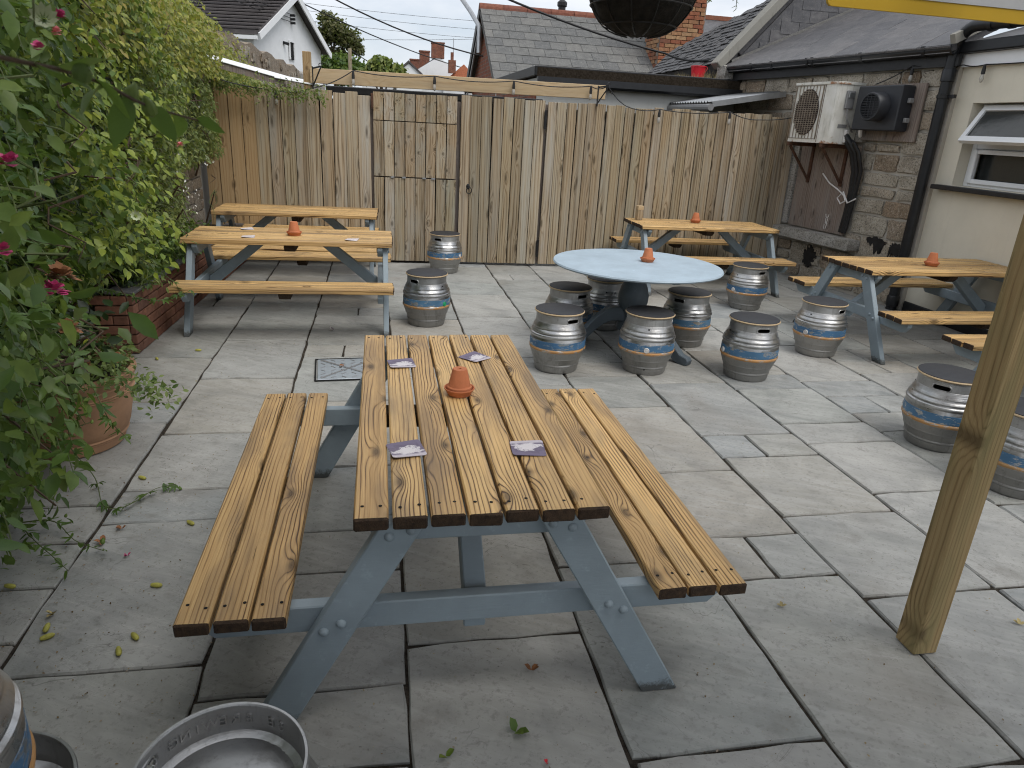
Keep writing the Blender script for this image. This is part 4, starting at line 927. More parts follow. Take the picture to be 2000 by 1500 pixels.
for k in range(3): mb.tube([hp(3.35, .2, 5.22-.13*k), hp(3.35, .02, 5.22-.13*k)], .05, 6)
ob('insulators', mb.mesh(), MT['blackpaint'], wh)
mb = MB()
for k in range(3):
    p, q = Vector(hp(3.35, .05, 5.22-.13*k)), Vector((-8, 20, 6.3-.13*k)); mb.tube([p.lerp(q, t)-Vector((0, 0, .5*4*t*(1-t)*.35)) for t in np.linspace(0, 1, 10)], .012, 5)
ob('service_wires', mb.mesh(), MT['wire'], wh)
fw = thing('field_wall', 'mossy old stone wall running back below the white house', 'wall', (0, 0, 0))
def fwp(t, z): return (-2.62+.35*t, 14.2+9.0*t, z)
mb = MB(); n_ = 16; top = [3.0-.06*t/16+.05*math.sin(t*1.9) for t in range(n_+1)]
V_ = []; F_ = []
for i in range(n_+1):
    p = fwp(i/n_, 0); V_ += [(p[0], p[1], 0), (p[0], p[1], top[i]), (p[0]-.4, p[1], top[i]+.02), (p[0]-.4, p[1], 0)]
for i in range(n_): b_ = i*4; F_ += [(b_, b_+4, b_+5, b_+1), (b_+1, b_+5, b_+6, b_+2), (b_+2, b_+6, b_+7, b_+3)]
F_ += [(0, 1, 2, 3), (n_*4+3, n_*4+2, n_*4+1, n_*4)]
ob('wall_core', mb.add(V_, F_).mesh(), MT['stone'], fw)
g_ = random.Random(31)
for k in range(80):
    t = g_.random(); z = g_.uniform(2.2, 2.85); p = fwp(t, z); ob('stone', stone_mesh(.34, .05, .15, g_, .03), MT['stone'], fw, (p[0]+.012, p[1], z), (0, 0, R(-88)))
ob('pier', MB().box(-2.05, 23.6, 1.45, .9, .5, 2.9, .06).mesh(), MT['granite'], fw)
sh = thing('stone_cottage', 'distant whitewashed stone gable with tall red brick chimney', 'house', (0, 0, 0))
ob('wall', MB().prism([(1.6, 0), (6.0, 0), (6.0, 4.9), (5.5, 5.9), (4.6, 6.38), (2.4, 5.0), (1.6, 4.2)], 59.8, 60.3, 'y').mesh(), MT['white'], sh)
ob('roof', MB().prism([(1.2, 4.0), (4.5, 6.45), (4.7, 6.45), (6.3, 4.9), (6.2, 4.8), (4.6, 6.28), (1.4, 3.95)], 59.95, 68, 'y').mesh(), MT['slate'], sh)
ob('chimney', MB().box(4.6, 60.1, 6.85, .98, .7, 1.12).box(4.6, 60.1, 7.38, 1.04, .76, .1).mesh(), MT['bw_x'], sh)
for x, y, z, w_ in ((3.75, 63, 6.6, .8), (3.1, 66, 6.15, .8), (2.55, 69, 5.8, .7)): ob('chimney', MB().box(x, y, z-.3, w_, .7, 1.3).box(x, y, z+.36, w_+.1, .8, .1).mesh(), MT['bw_x'], sh)
lc = thing('low_cottage', 'distant small white gable with dark verges left of the stone cottage', 'house', (0, 0, 0))
ob('wall', MB().prism([(1.3, 0), (3.1, 0), (3.1, 4.75), (2.15, 5.45), (1.3, 4.75)], 55, 55.3, 'y').mesh(), MT['white'], lc)
ob('roof', MB().prism([(1.05, 4.55), (2.15, 5.5), (3.3, 4.55), (3.3, 4.7), (2.15, 5.66), (1.05, 4.7)], 54.9, 60, 'y').mesh(), MT['tile_dark'], lc)
rh = thing('orange_roofed_house', 'distant house with orange ridge and small brick chimney near the outhouse gable', 'house', (0, 0, 0))
ob('roof', MB().prism([(5.0, 4.6), (6.5, 5.9), (7.6, 4.9), (7.6, 4.6)], 58.5, 59, 'y').mesh(), MT['orange_tile'], rh)
ob('wall', MB().box(6.3, 59.2, 2.4, 2.6, .8, 4.8).mesh(), MT['white'], rh)
ob('chimney', MB().box(5.55, 58.2, 5.65, .55, .5, .9).box(5.55, 58.2, 6.35, .22, .22, .6).mesh(), MT['bw_x'], rh)
nr = thing('grey_roofed_house', 'distant plain grey roof beyond the bushes left of the small gable', 'house', (0, 0, 0))
ob('roof', MB().prism([(-1.5, 4.6), (.8, 5.0), (3.6, 4.6)], 72, 76, 'y').mesh(), MT['slate'], nr); ob('wall', MB().box(1.0, 74, 2.3, 5, 3.8, 4.6).mesh(), MT['white'], nr)
# ================================================================== trees, poles and overhead cables
def leaf_template(l=1., w=.55, fold=.12, droop=.12):
    return np.array([(0, 0, 0), (.46*w, .33*l, fold*w), (.40*w, .66*l, fold*w-.3*droop), (0, l, -droop), (-.40*w, .66*l, fold*w-.3*droop), (-.46*w, .33*l, fold*w), (0, .5*l, 0)], float)
LF_FACES = [(0, 1, 2, 3, 6), (0, 6, 3, 4, 5)]
def leaves(name, pos, nrm, size, m, parent=None, rng=RNG, spread=.6, templ=None, aspect=(.8, 1.2), axis=None):
    """one mesh of many small leaves: pos (N,3), nrm (N,3) facing, size (N,)"""
    N = len(pos); T = leaf_template() if templ is None else templ; K = len(T)
    z = nrm + rng.normal(0, spread, (N, 3)); z /= np.linalg.norm(z, axis=1)[:, None]+1e-9
    a = rng.normal(0, 1, (N, 3)) if axis is None else axis+rng.normal(0, .5, (N, 3))
    y = a-(a*z).sum(1)[:, None]*z; y /= np.linalg.norm(y, axis=1)[:, None]+1e-9
    x = np.cross(y, z); asp = rng.uniform(aspect[0], aspect[1], N)
    V_ = pos[:, None, :]+size[:, None, None]*(T[None, :, 0:1]*asp[:, None, None]*x[:, None, :]+T[None, :, 1:2]*y[:, None, :]+T[None, :, 2:3]*z[:, None, :])
    V_ = V_.reshape(-1, 3)
    me = bpy.data.meshes.new(name); me.vertices.add(len(V_)); me.vertices.foreach_set('co', V_.ravel().astype(np.float32))
    fl_ = np.array([i for f in LF_FACES for i in f]); nl = len(fl_); lens = [len(f) for f in LF_FACES]
    idx = (np.arange(N)[:, None]*K+fl_[None, :]).ravel(); me.loops.add(len(idx)); me.loops.foreach_set('vertex_index', idx.astype(np.int32))
    st = np.cumsum([0]+lens[:-1]); starts = (np.arange(N)[:, None]*nl+st[None, :]).ravel()
    me.polygons.add(N*len(lens)); me.polygons.foreach_set('loop_start', starts.astype(np.int32))
    try: me.polygons.foreach_set('loop_total', np.tile(lens, N).astype(np.int32))
    except Exception: pass
    me.update(calc_edges=True); me.validate(); me.polygons.foreach_set('use_smooth', [True]*len(me.polygons))
    return ob(name, me, m, parent)
def tree(name, label, cat, base, trunk_h, crown, n, size, m, lobes, seed):
    g_ = np.random.default_rng(seed); rg_ = random.Random(seed)
    t = thing(name, label, cat, base); mb = MB()
    mb.tube([(0, 0, 0), (.1, 0, trunk_h*.5), (0, .1, trunk_h)], [.22, .17, .10], 8)
    pos = []; nrm = []
    for (lx, ly, lz, lr, fr_) in lobes:
        mb.tube([(0, 0, trunk_h*.7), (lx*.5, ly*.5, (trunk_h+lz)*.5), (lx, ly, lz)], [.08, .05, .015], 5)
        k = int(n*fr_); d_ = g_.normal(0, 1, (k, 3)); d_ /= np.linalg.norm(d_, axis=1)[:, None]
        r_ = lr*(g_.random(k)**.45)*(1+.25*np.sin(d_[:, 0]*7+d_[:, 2]*5)*np.cos(d_[:, 1]*6)); pos.append(np.array([lx, ly, lz])+d_*r_[:, None]*np.array([1, 1, .8])); nrm.append(d_)
    ob('trunk', mb.mesh(smooth=True), MT['twig'], t)
    p = np.concatenate(pos); leaves('crown', p, np.concatenate(nrm)+np.array([0, 0, .5]), g_.uniform(.7, 1.3, len(p))*size, m, t, g_, 1.0); return t
tree('tree', 'tall airy tree standing beside the white house', 'tree', (-3.0, 55, 0), 5.5, None, 5200, .26, MT['lf_tree'], [(0, 0, 7.2, 1.05, .3), (-1.1, .2, 6.5, .8, .2), (1.05, 0, 6.7, .85, .2), (.3, .5, 5.6, .9, .15), (1.6, 0, 6.1, .45, .07), (-.4, 0, 7.9, .55, .08)], 1)
tree('tree', 'round dark bushy tree below the tall airy tree', 'tree', (-2.4, 52, 0), 3.0, None, 4200, .28, MT['lf_vine'], [(0, 0, 4.6, 1.2, .5), (1.0, 0, 4.5, .8, .3), (-1.0, 0, 4.9, .8, .2)], 2)
tree('palm_tree', 'low spiky green palm clump beyond the fence beam', 'palm', (.2, 50, 0), 3.6, None, 2600, .38, MT['lf_jas'], [(0, 0, 4.7, .75, .6), (.9, 0, 4.45, .6, .4), (-.8, 0, 4.3, .5, .1)], 3)
po = thing('telegraph_pole', 'short distant telegraph pole beside the trees', 'pole', (-1.75, 50, 0)); ob('pole', MB().tube([(0, 0, 0), (0, 0, 5.75)], .12, 8).mesh(), MT['fence'], po)
an = thing('aerial_pole', 'thin distant aerial pole between cottage and outhouse gable', 'pole', (6.0, 62, 0)); ob('pole', MB().tube([(0, 0, 4), (0, 0, 8.0)], .03, 6).tube([(0, 0, 0), (0, 0, 4)], .05, 6).mesh(), MT['galv'], an)
ap = thing('street_lamp', 'distant grey lamp standard seen against the sky beside the outhouse gable', 'street lamp', (7.6, 62, 0)); ob('column', MB().tube([(0, 0, 0), (0, 0, 7.3), (.35, 0, 7.45)], .05, 6).mesh(), MT['galv'], ap)
vp = thing('chimney_pot', 'dark flue pipe standing up behind the outhouse ridge', 'flue', (4.35, 18.3, 3.0)); ob('flue', MB().lathe([(.09, 0), (.09, 1.45), (.12, 1.47), (.12, 1.55), (.06, 1.6)], 10).mesh(), MT['blackpaint'], vp)
def cable(label, pts, rad, sag=0.0):
    P = [Vector(p) for p in pts]; out_ = []
    for a_, b_ in zip(P[:-1], P[1:]):
        for t in np.linspace(0, 1, 14, endpoint=False): out_.append(a_.lerp(b_, t)-Vector((0, 0, sag*4*t*(1-t))))
    out_.append(P[-1]); return tag(ob('overhead_cable', MB().tube(out_, rad, 6).mesh(smooth=True), MT['wire']), label, 'cable')
cable('thick overhead cable dipping across the sky to the outhouse gable', [(-2.2, 14.2, 4.35), (2.15, 15.8, 3.05)], .014, .22)
cable('heavy twisted cable crossing the outhouse roof down to the stone building', [(.2, 11.5, 4.05), (4.65, 12.0, 2.98), (5.35, 10.9, 2.97)], .017, .12)
cable('cable end dropping behind the gutter of the stone building', [(5.35, 10.9, 2.97), (5.42, 10.6, 2.80), (5.40, 10.5, 2.42)], .016, 0)
cable('middle overhead cable sloping down behind the cottage chimney', [(-6, 45, 8.2), (9.5, 64, 5.6)], .035, .5)
cable('lower overhead cable leaving the telegraph pole', [(-1.75, 50, 5.7), (3.0, 66, 4.9)], .03, .3)
for k, (z1_, z2_, nm) in enumerate(((9.9, 10.4, 'highest'), (9.4, 9.7, 'second highest'), (8.6, 9.0, 'third highest'), (6.5, 9.2, 'steepest'))):
    cable(f'{nm} of the thin distant wires across the sky', [(-14, 70, z1_+1.2), (12, 70, z2_)], .016, .3)
# ================================================================== picnic tables
def plank_mesh(L, wd, th, seed):
    """a plank along local x with softened arrises, slightly ragged ends and end-grain faces"""
    g_ = random.Random(seed); vv, ff = cbox(L, wd, th, .005)
    vv = [Vector((v.x+g_.uniform(-.003, .003), v.y, v.z)) for v in vv]
    mb = MB(); mb.add(vv, ff); mb.m = [1 if abs(sum((vv[i].x for i in f))/len(f)) > L/2-.006 else 0 for f in ff]
    return mb.mesh('plank')
PK_T = [plank_mesh(1.72, .0945, .040, i) for i in range(4)]; PK_B = [plank_mesh(1.72, .0915, .040, 10+i) for i in range(4)]
for me in PK_T+PK_B: me.materials.append(MT['top']); me.materials.append(MT['end'])
def _leg(s):
    mb = MB(); mb.prism([(s*.56, 0), (s*.685, 0), (s*.285, .698), (s*.16, .698)], -.0225, .0225, 'x'); return mb.mesh('leg', bevel=.004)
LEG = {s: _leg(s) for s in (-1, 1)}
BEAM = MB().prism([(-.82, .40), (-.82, .365), (-.765, .31), (.765, .31), (.82, .365), (.82, .40)], -.0225, .0225, 'x').mesh('beam', bevel=.004)
APRON = MB().prism([(-.345, .698), (-.345, .67), (-.285, .61), (.285, .61), (.345, .67), (.345, .698)], -.0225, .0225, 'x').mesh('apron', bevel=.004)
BRACE = {s: MB().prism([(s*.752, .245), (s*.752, .365), (s*.335, .697), (s*.215, .697)], -.035, .035, 'y').mesh('brace', bevel=.004) for s in (-1, 1)}
BAT_T = MB().prism([(-.33, .699), (-.33, .675), (-.29, .64), (.29, .64), (.33, .675), (.33, .699)], -.045, .045, 'x').mesh('batten', bevel=.003)
BAT_B = MB().prism([(-.13, .399), (-.13, .38), (-.09, .345), (.09, .345), (.13, .38), (.13, .399)], -.045, .045, 'x').mesh('batten', bevel=.003)
BOLT = MB().lathe([(.015, 0), (.0145, .004), (.010, .009), (.004, .0115), (.0005, .012)], 10).mesh('bolt', smooth=True)
SCREW = MB().lathe([(.0052, 0), (.0052, .0008), (.0005, .0008)], 8).mesh('screw')
for me in [BEAM, APRON]+list(BRACE.values())+[BOLT]: me.materials.append(MT['blue_plain'])
for me in LEG.values(): me.materials.append(MT['blue'])
for me in (BAT_T, BAT_B): me.materials.append(MT['end'])
SCREW.materials.append(MT['dark'])
def picnic_table(label, loc, rz, seed, screws=False):
    g_ = random.Random(seed)
    t = thing('picnic_table', label, 'picnic table', loc, rz, 'picnic tables in the yard')
    for i in range(7):
        ob('tabletop_plank', g_.choice(PK_T), None, t, (g_.uniform(-.006, .006), (i-3)*.1045, .72+g_.uniform(-.0015, .0015)), (g_.uniform(-.008, .008), 0, g_.uniform(-.0015, .0015) + (PI if g_.random() < .5 else 0)))
        if screws:
            for x in (-.80, .80):
                for dy in (-.026, .026): ob('screw', SCREW, None, t, (x+g_.uniform(-.012, .012), (i-3)*.1045+dy+g_.uniform(-.006, .006), .7402))
    for s in (-1, 1):
        for k in range(3):
            yy = s*(.548+.1015*k+.047)
            ob('bench_plank', g_.choice(PK_B), None, t, (g_.uniform(-.007, .007), yy, .42+g_.uniform(-.0015, .0015)), (0, 0, g_.uniform(-.0015, .0015) + (PI if g_.random() < .5 else 0)))
            if screws:
                for x in (-.79, .79):
                    for dy in (-.026, .026): ob('screw', SCREW, None, t, (x+g_.uniform(-.012, .012), yy+dy, .4402))
        for e in (-1, 1):
            ob('leg', LEG[s], None, t, (e*.7975, 0, 0))
            for (y, z) in ((s*.265, .655), (s*.205, .672), (s*.455, .345), (s*.405, .37)):
                ob('bolt', BOLT, None, t, (e*.820, y, z), (0, e*R(90), 0))
        ob('bench_batten', BAT_B, None, t, (0, s*.695, 0))
    for e in (-1, 1):
        ob('bench_beam', BEAM, None, t, (e*.7515, 0, 0)); ob('top_beam', APRON, None, t, (e*.7515, 0, 0))
        ob('brace', BRACE[e], None, t, (-e*.025, 0, 0))
    ob('top_batten', BAT_T, None, t)
    return t
T1 = picnic_table('nearest picnic table with four printed coasters and plant pot in front', (.28, 2.52, 0), R(90), 1, True)
picnic_table('picnic table beside the brick planter with pale cards on its top', (-.755, 6.47, 0), 0, 2)
picnic_table('bare topped picnic table against the left stretch of fence', (-.885, 8.27, 0), R(-.8), 3)
picnic_table('picnic table against the right fence beside the stone building', (3.84, 8.10, 0), R(-1), 4)
picnic_table('picnic table end-on to the cream wall under the open window', (5.0, 5.66, 0), R(.5), 5)
picnic_table('picnic table mostly hidden by the timber post at right edge', (5.03, 3.56, 0), 0, 6)
# ================================================================== round table
rt = thing('round_table', 'pale blue round pedestal table ringed by cask stools', 'table', (2.10, 5.50, 0), R(20))
ob('tabletop', MB().lathe([(.001, .700), (.675, .700), (.695, .706), (.702, .716), (.695, .727), (.675, .731), (.001, .731)], 72).mesh(smooth=30), MT['pale_blue'], rt)
ob('cleat', MB().box(0, 0, .675, 1.0, .07, .048, .005).box(0, 0, .674, .07, 1.0, .046, .005).mesh(), MT['dark_blue'], rt)
ob('pedestal', MB().lathe([(.001, .16), (.11, .16), (.12, .18), (.115, .22), (.085, .25), (.075, .28), (.10, .33), (.125, .40), (.128, .46), (.11, .53), (.08, .59), (.075, .62), (.10, .635), (.14, .65), (.14, .652)], 28).mesh(smooth=40), MT['dark_blue'], rt)
def sabre():
    up = []; dn = []
    for t in np.linspace(0, 1, 9):
        x = .07+.47*t; zc = .29+.05*math.sin(PI*min(t*1.3, 1))-.27*t**1.6; up.append((x, zc+.055)); dn.append((x, max(zc-.06, .0)))
    up.append((.60, .062)); up.append((.62, .04)); up.append((.61, .0)); dn.append((.52, 0)); return MB().prism(up+dn[::-1], -.035, .035, 'y').mesh('leg', bevel=.006)
SAB = sabre()
for a_ in (184, -56, 64): ob('leg', SAB, MT['dark_blue'], rt, (0, 0, 0), (0, 0, R(a_-20)))
# ================================================================== steel casks used as stools
HOLES = [0.0, PI]
def hole(zc, ang, r=.175, z0=.409, hl=.052, hh=.0175):
    """is this point of the collar inside a hand hole?"""
    for a0 in HOLES:
        d_ = (ang-a0+PI) % (2*PI)-PI; s_ = abs(d_*r); q = max(0, s_-hl+hh); 
        if math.hypot(q, zc-z0) < hh: return True
    return False
PROF = [(.158, 0), (.163, .004), (.167, .015), (.171, .05), (.176, .056), (.176, .062), (.174, .068), (.179, .085), (.187, .105), (.1895, .110), (.193, .116), (.193, .121), (.194, .126), (.204, .150), (.209, .165), (.2115, .176), (.2155, .181), (.2165, .186), (.2155, .191), (.2115, .195), (.2125, .20), (.2125, .255), (.211, .262), (.2065, .276), (.2075, .281), (.2135, .286), (.215, .293), (.213, .299), (.2045, .305), (.2035, .310), (.2065, .314), (.2075, .319), (.2055, .324), (.199, .333), (.194, .341), (.1935, .345), (.194, .349), (.192, .354), (.1855, .366), (.180, .378), (.1765, .388)]
COLLAR = [(.1765, .388)]+[(.1755-.02*(z-.3895), z) for z in np.linspace(.3895, .4285, 14)]+[(.1745, .440), (.178, .443), (.179, .447), (.177, .450), (.1715, .450), (.1695, .446)]
INNER = [(.1695, .446)]+[(.170, z) for z in np.linspace(.4285, .3895, 14)]+[(.168, .375), (.15, .368), (.10, .380), (.04, .386), (.001, .387)]
def cask_mesh(with_holes=True, smooth=28):
    mb = MB(); mb.lathe([(.001, .03), (.14, .03), (.152, .012), (.158, 0)]+PROF[1:], 72)
    sk = (lambda z, a, i: hole(z, a)) if with_holes else None
    mb.lathe(COLLAR, 144, 0, skip=sk); mb.lathe(INNER, 144, 0, skip=sk)
    if with_holes:
        for a0 in HOLES:
            pts = []
            for t in np.linspace(0, 2*PI, 28, endpoint=False):
                cx = math.copysign(.0345, math.cos(t)); s_ = cx+.0175*math.cos(t); z = .409+.0175*math.sin(t); aa = a0+s_/.175
                pts.append((.1738*math.cos(aa), .1738*math.sin(aa), z))
            mb.tube(pts, .0050, 6, 0, closed=True)
    me = mb.mesh('cask', smooth=smooth); return me
CASK = cask_mesh(); CASKS = []
for k_ in range(5):
    me = CASK.copy(); g_ = random.Random(40+k_)
    dents = [(g_.uniform(0, 2*PI), g_.choice([g_.uniform(.03, .15), g_.uniform(.30, .375)]), g_.uniform(.018, .045), g_.uniform(.003, .009)) for _ in range(9)]
    for v in me.vertices:
        x, y, z = v.co; r_ = math.hypot(x, y)
        if r_ < .15 or .168 < z < .262: continue
        a = math.atan2(y, x); push = 0
        for da, dz, ds, dd in dents:
            d_ = ((((a-da+PI) % (2*PI))-PI)*r_)**2+(z-dz)**2; push += dd*math.exp(-d_/(ds*ds))
        v.co = Vector((x*(1-push/r_), y*(1-push/r_), z))
    me.materials.append(MT['steel']); CASKS.append(me)
def ring(prof, m, nm):
    me = MB().lathe(prof, 72).mesh(nm, smooth=40); me.materials.append(m); return me
BAND = ring([(.2120, .199), (.2134, .2005), (.2134, .2545), (.2115, .2565)], MT['band'], 'band'); OBAND = ring([(.2085, .1700), (.2115, .1735), (.2166, .1800), (.2175, .186), (.2166, .1915), (.2130, .1965)], MT['orange'], 'band')
SEAT = ring([(.001, .451), (.178, .451), (.187, .4535), (.190, .459), (.187, .4645), (.181, .466)], MT['ply'], 'seat'); PAD = ring([(.184, .4645), (.184, .4685), (.181, .4705), (.001, .4705)], MT['pad'], 'pad')
SHIVE = MB().lathe([(.001, 0), (.021, 0), (.021, .006), (.017, .009), (.016, .0065), (.009, .0065), (.008, .009), (.001, .009)], 20).mesh('shive', smooth=35)
VENT = MB().lathe([(.0075, 0), (.0075, .003), (.001, .003)], 10).mesh('vent', smooth=35); VENT.materials.append(MT['dark'])
cask0 = None
def cask(label, loc, rz, capmat=None, seat=True, group='steel cask stools', shive_a=PI/2):
    global cask0
    t = thing('cask_stool' if seat else 'steel_cask', label, 'stool' if seat else 'cask', (loc[0], loc[1], loc[2] if len(loc) > 2 else 0), rz, group)
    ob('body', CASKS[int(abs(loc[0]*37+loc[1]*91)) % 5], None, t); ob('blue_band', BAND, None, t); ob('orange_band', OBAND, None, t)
    if seat:
        s_ = ob('seat', SEAT, None, t); ob('seat_pad', PAD, None, s_)
    a_ = shive_a; cm = capmat or MT['cap']
    me = SHIVE if capmat is None else SHIVE.copy()
    if len(me.materials) == 0: me.materials.append(cm)
    if me.materials[0] != cm: me.materials[0] = cm
    ob('bung', me, None, t, (.2115*math.cos(a_), .2115*math.sin(a_), .215), (0, R(90), a_))
    for z_, r_ in ((.368, .183), (.05, .166)):
        ob('vent_hole', VENT, None, t, (r_*math.cos(a_), r_*math.sin(a_), z_), (0, R(90), a_))
    return t
def face(loc, deg):  # angle (world) at which local +Y bung points so that it faces the camera turned by deg
    return math.atan2(-loc[1], -loc[0])-PI/2+R(deg)
for lb_, loc, deg, cm in (
    ('cask stool standing right in front of the wooden gates', (.78, 8.62), 60, None),
    ('cask stool with green bung beside the left picnic tables', (.41, 6.25), 48, MT['capgreen']),
    ('front left cask stool of the ring, nearest the picnic table bench', (1.33, 4.98), 128, None),
    ('cask stool behind the front left one, partly under the round table', (1.62, 5.77), 130, None),
    ('shadowed cask stool right under the round table behind its pedestal', (2.07, 6.14), 2, None),
    ('front middle cask stool of the ring with pale round bung facing forward', (2.03, 4.92), 2, None),
    ('cask stool tucked under the right side of the round table', (2.66, 5.62), -118, None),
    ('cask stool beyond the round table near the right fence table', (3.94, 6.93), -40, None),
    ('front right cask stool of the ring, hand hole to the right', (2.81, 4.75), -62, None),
    ('cask stool with pale bung beside the table under the window', (3.78, 5.32), -28, None),
    ('cask stool half hidden behind the left side of the timber post', (3.44, 3.48), -100, None),
    ('cask stool cut off by the right edge beyond the timber post', (3.46, 2.90), -70, None),
    ('cask stool behind the round table with only its dark seat showing', (2.58, 7.62), 10, None)):
    cask(lb_, loc, face(loc, deg), cm)
NKR = R(-12)
NK = cask('open topped steel cask without a seat at the bottom edge', (-.345, 1.175), NKR, None, False, 'casks without seats in the foreground')
lw = 'SE BREWING CO'
def text_mesh(ch, size, ext):
    cu = bpy.data.curves.new('t', 'FONT'); cu.body = ch; cu.size = size; cu.extrude = ext; cu.align_x = 'CENTER'; cu.resolution_u = 3
    o = bpy.data.objects.new('t', cu); COL.objects.link(o); dg = bpy.context.evaluated_depsgraph_get(); dg.update()
    me = bpy.data.meshes.new_from_object(o.evaluated_get(dg)); bpy.data.objects.remove(o); bpy.data.curves.remove(cu); return me
for i, ch in enumerate(lw):   # pressed from outside, so it reads mirrored from within
    if ch == ' ': continue
    a_ = R(52)+R(9.6)*(i)   # world angle on the far rim of the cask
    me = text_mesh(ch, .036, .003)
    # letter x axis runs so that it reads from outside
    ca, sa = math.cos(a_), math.sin(a_)
    M = Matrix(((-sa, 0, ca, .1685*ca), (ca, 0, sa, .1685*sa), (0, 1, 0, .398), (0, 0, 0, 1)))
    for v in me.vertices: v.co = M @ v.co
    me.materials.clear(); ob('embossed_letter', me, MT['steel_plain'], NK, None, (0, 0, -NKR))
ob('makers_plate', MB().box(.045, -.05, .3885, .10, .05, .004, .0015).mesh(), MT['steel_plain'], NK, None, (0, 0, -NKR))
cask('open topped cask at bottom left under another cask', (-.80, 1.15), R(10), None, False, 'casks without seats in the foreground')
cask('silver cask standing on top of another at bottom left corner', (-.828, 1.0, .4515), R(-20), None, False, 'casks without seats in the foreground')
# ================================================================== small things on the tables
POT = MB().lathe([(.047, .010), (.049, .012), (.049, .030), (.046, .033), (.044, .034), (.029, .092), (.0275, .095), (.008, .0955), (.006, .094), (.006, .08), (.02, .08), (.040, .012), (.047, .010)], 32).mesh('pot', smooth=35)
SAU = MB().lathe([(.001, 0), (.045, 0), (.056, .018), (.0605, .0225), (.0605, .026), (.057, .026), (.050, .013), (.043, .0095), (.001, .0095)], 32).mesh('saucer', smooth=35)
for me in (POT, SAU): me.materials.append(MT['terra'])
for lb_, loc, s_ in (('upturned terracotta pot on saucer on the nearest picnic table', (.30, 2.56, .7415), 1.0), ('upturned terracotta pot on the table beside the brick planter', (-.74, 6.42, .7415), 1.1), ('upturned terracotta pot on the pale blue round table', (2.21, 5.56, .7315), 1.05), ('upturned terracotta pot on the table against the right fence', (3.82, 8.2, .7415), 1.1), ('upturned terracotta pot on the table under the window', (4.98, 5.60, .7415), 1.1)):
    t = thing('plant_pot', lb_, 'plant pot', loc, random.uniform(0, 6), 'upturned terracotta pots used as ashtrays'); t.scale = (s_, s_, s_*1.12)
    ob('pot', POT, None, t); ob('saucer', SAU, None, t)
def coaster_mesh(sz=.095, bend=.0):
    n = 6; mb = MB(); pts = []
    for (cx, cy, a0) in ((1, 1, 0), (-1, 1, 90), (-1, -1, 180), (1, -1, 270)):
        for t in range(4): a = R(a0+30*t); pts.append((cx*(sz/2-.01)+.01*math.cos(a), cy*(sz/2-.01)+.01*math.sin(a)))
    m_ = len(pts); zz = lambda x, y: bend*((x+y)/sz)**2
    V_ = [(x, y, 0+zz(x, y)) for x, y in pts]+[(x, y, .0016+zz(x, y)) for x, y in pts]+[(0, 0, .0016), (0, 0, 0)]
    F_ = [(i, (i+1) % m_, m_+(i+1) % m_, m_+i) for i in range(m_)]+[(m_+i, m_+(i+1) % m_, 2*m_) for i in range(m_)]+[((i+1) % m_, i, 2*m_+1) for i in range(m_)]
    return mb.add(V_, F_).mesh('coaster')
CO = coaster_mesh(.112, .005); CO.materials.append(MT['coaster']); CD = coaster_mesh(.105, .007); CD.materials.append(MT['card'])
for lb_, loc, a in (('dark printed coaster on the far left of the nearest table', (.085, 2.93), 8), ('dark printed coaster turned cornerwise at the far middle of the nearest table', (.42, 3.01), 40), ('dark printed coaster at near left of the nearest table', (.075, 2.07), 12), ('dark printed coaster at near right of the nearest table', (.475, 2.05), 176)):
    tag(ob('coaster', CO, None, None, (loc[0], loc[1], .7422), (0, 0, R(a))), lb_, 'coaster', 'printed coasters on the nearest table')
for lb_, loc, a in (('pale card at the back of the table beside the planter', (-1.18, 6.70), 20), ('pale card at the front left of the table beside the planter', (-1.1, 6.27), 5), ('pale card at the right end of the table beside the planter', (-.24, 6.24), -10)):
    tag(ob('card', CD, None, None, (loc[0], loc[1], .7422), (0, 0, R(a))), lb_, 'card', 'pale cards on the table beside the planter')
bo = thing('wooden_block', 'tall wooden topped block standing on the right fence table', 'box', (3.12, 8.30, .7415), R(12))
ob('body', MB().box(0, 0, .06, .075, .06, .12, .004).mesh(), MT['fence'], bo); ob('cap', MB().box(0, 0, .145, .077, .062, .048, .003).mesh(), MT['beam'], bo); ob('side_print', MB().box(.0385, 0, .065, .002, .025, .09).mesh(), MT['dark'], bo)
# ================================================================== pergola over the viewpoint
pg = thing('pergola', 'timber pergola whose square brown post stands at right', 'pergola', (0, 0, 0))
ob('post', MB().box(1.957, 1.795, 1.17, .10, .10, 2.34, .006).mesh(), MT['post'], pg)
ob('post', MB().box(-1.6, -.9, 1.17, .10, .10, 2.34, .006).mesh(), MT['post'], pg)
for x_, y_ in ((1.957, -.9), (3.4, -.9)): ob('post', MB().box(x_, y_, 1.17, .10, .10, 2.34, .006).mesh(), MT['post'], pg)
ob('beam', MB().bar((-1.9, 1.795, 2.42), (3.5, 1.795, 2.42), .05, .15, 0, .004).bar((-1.9, -.9, 2.42), (3.5, -.9, 2.42), .05, .15, 0, .004).mesh(), MT['beam'], pg)
for x in (-1.7, -.85, 0., .82, 1.45, 2.15, 2.8, 3.4): ob('rafter', MB().bar((x, -1.3, 2.565), (x, 2.75, 2.565), .045, .12, 0, .003).mesh(), MT['beam'], pg)
ob('unseen_shade_roof', MB().box(.75, -.25, 2.64, 5.6, 2.2, .02).mesh(), MT['beam'], pg)  # unseen roof, its extent shaped to shade the near paving
sg = thing('sign_board', 'grey sign board with mustard yellow border hanging at upper right', 'sign', (0, 0, 0))
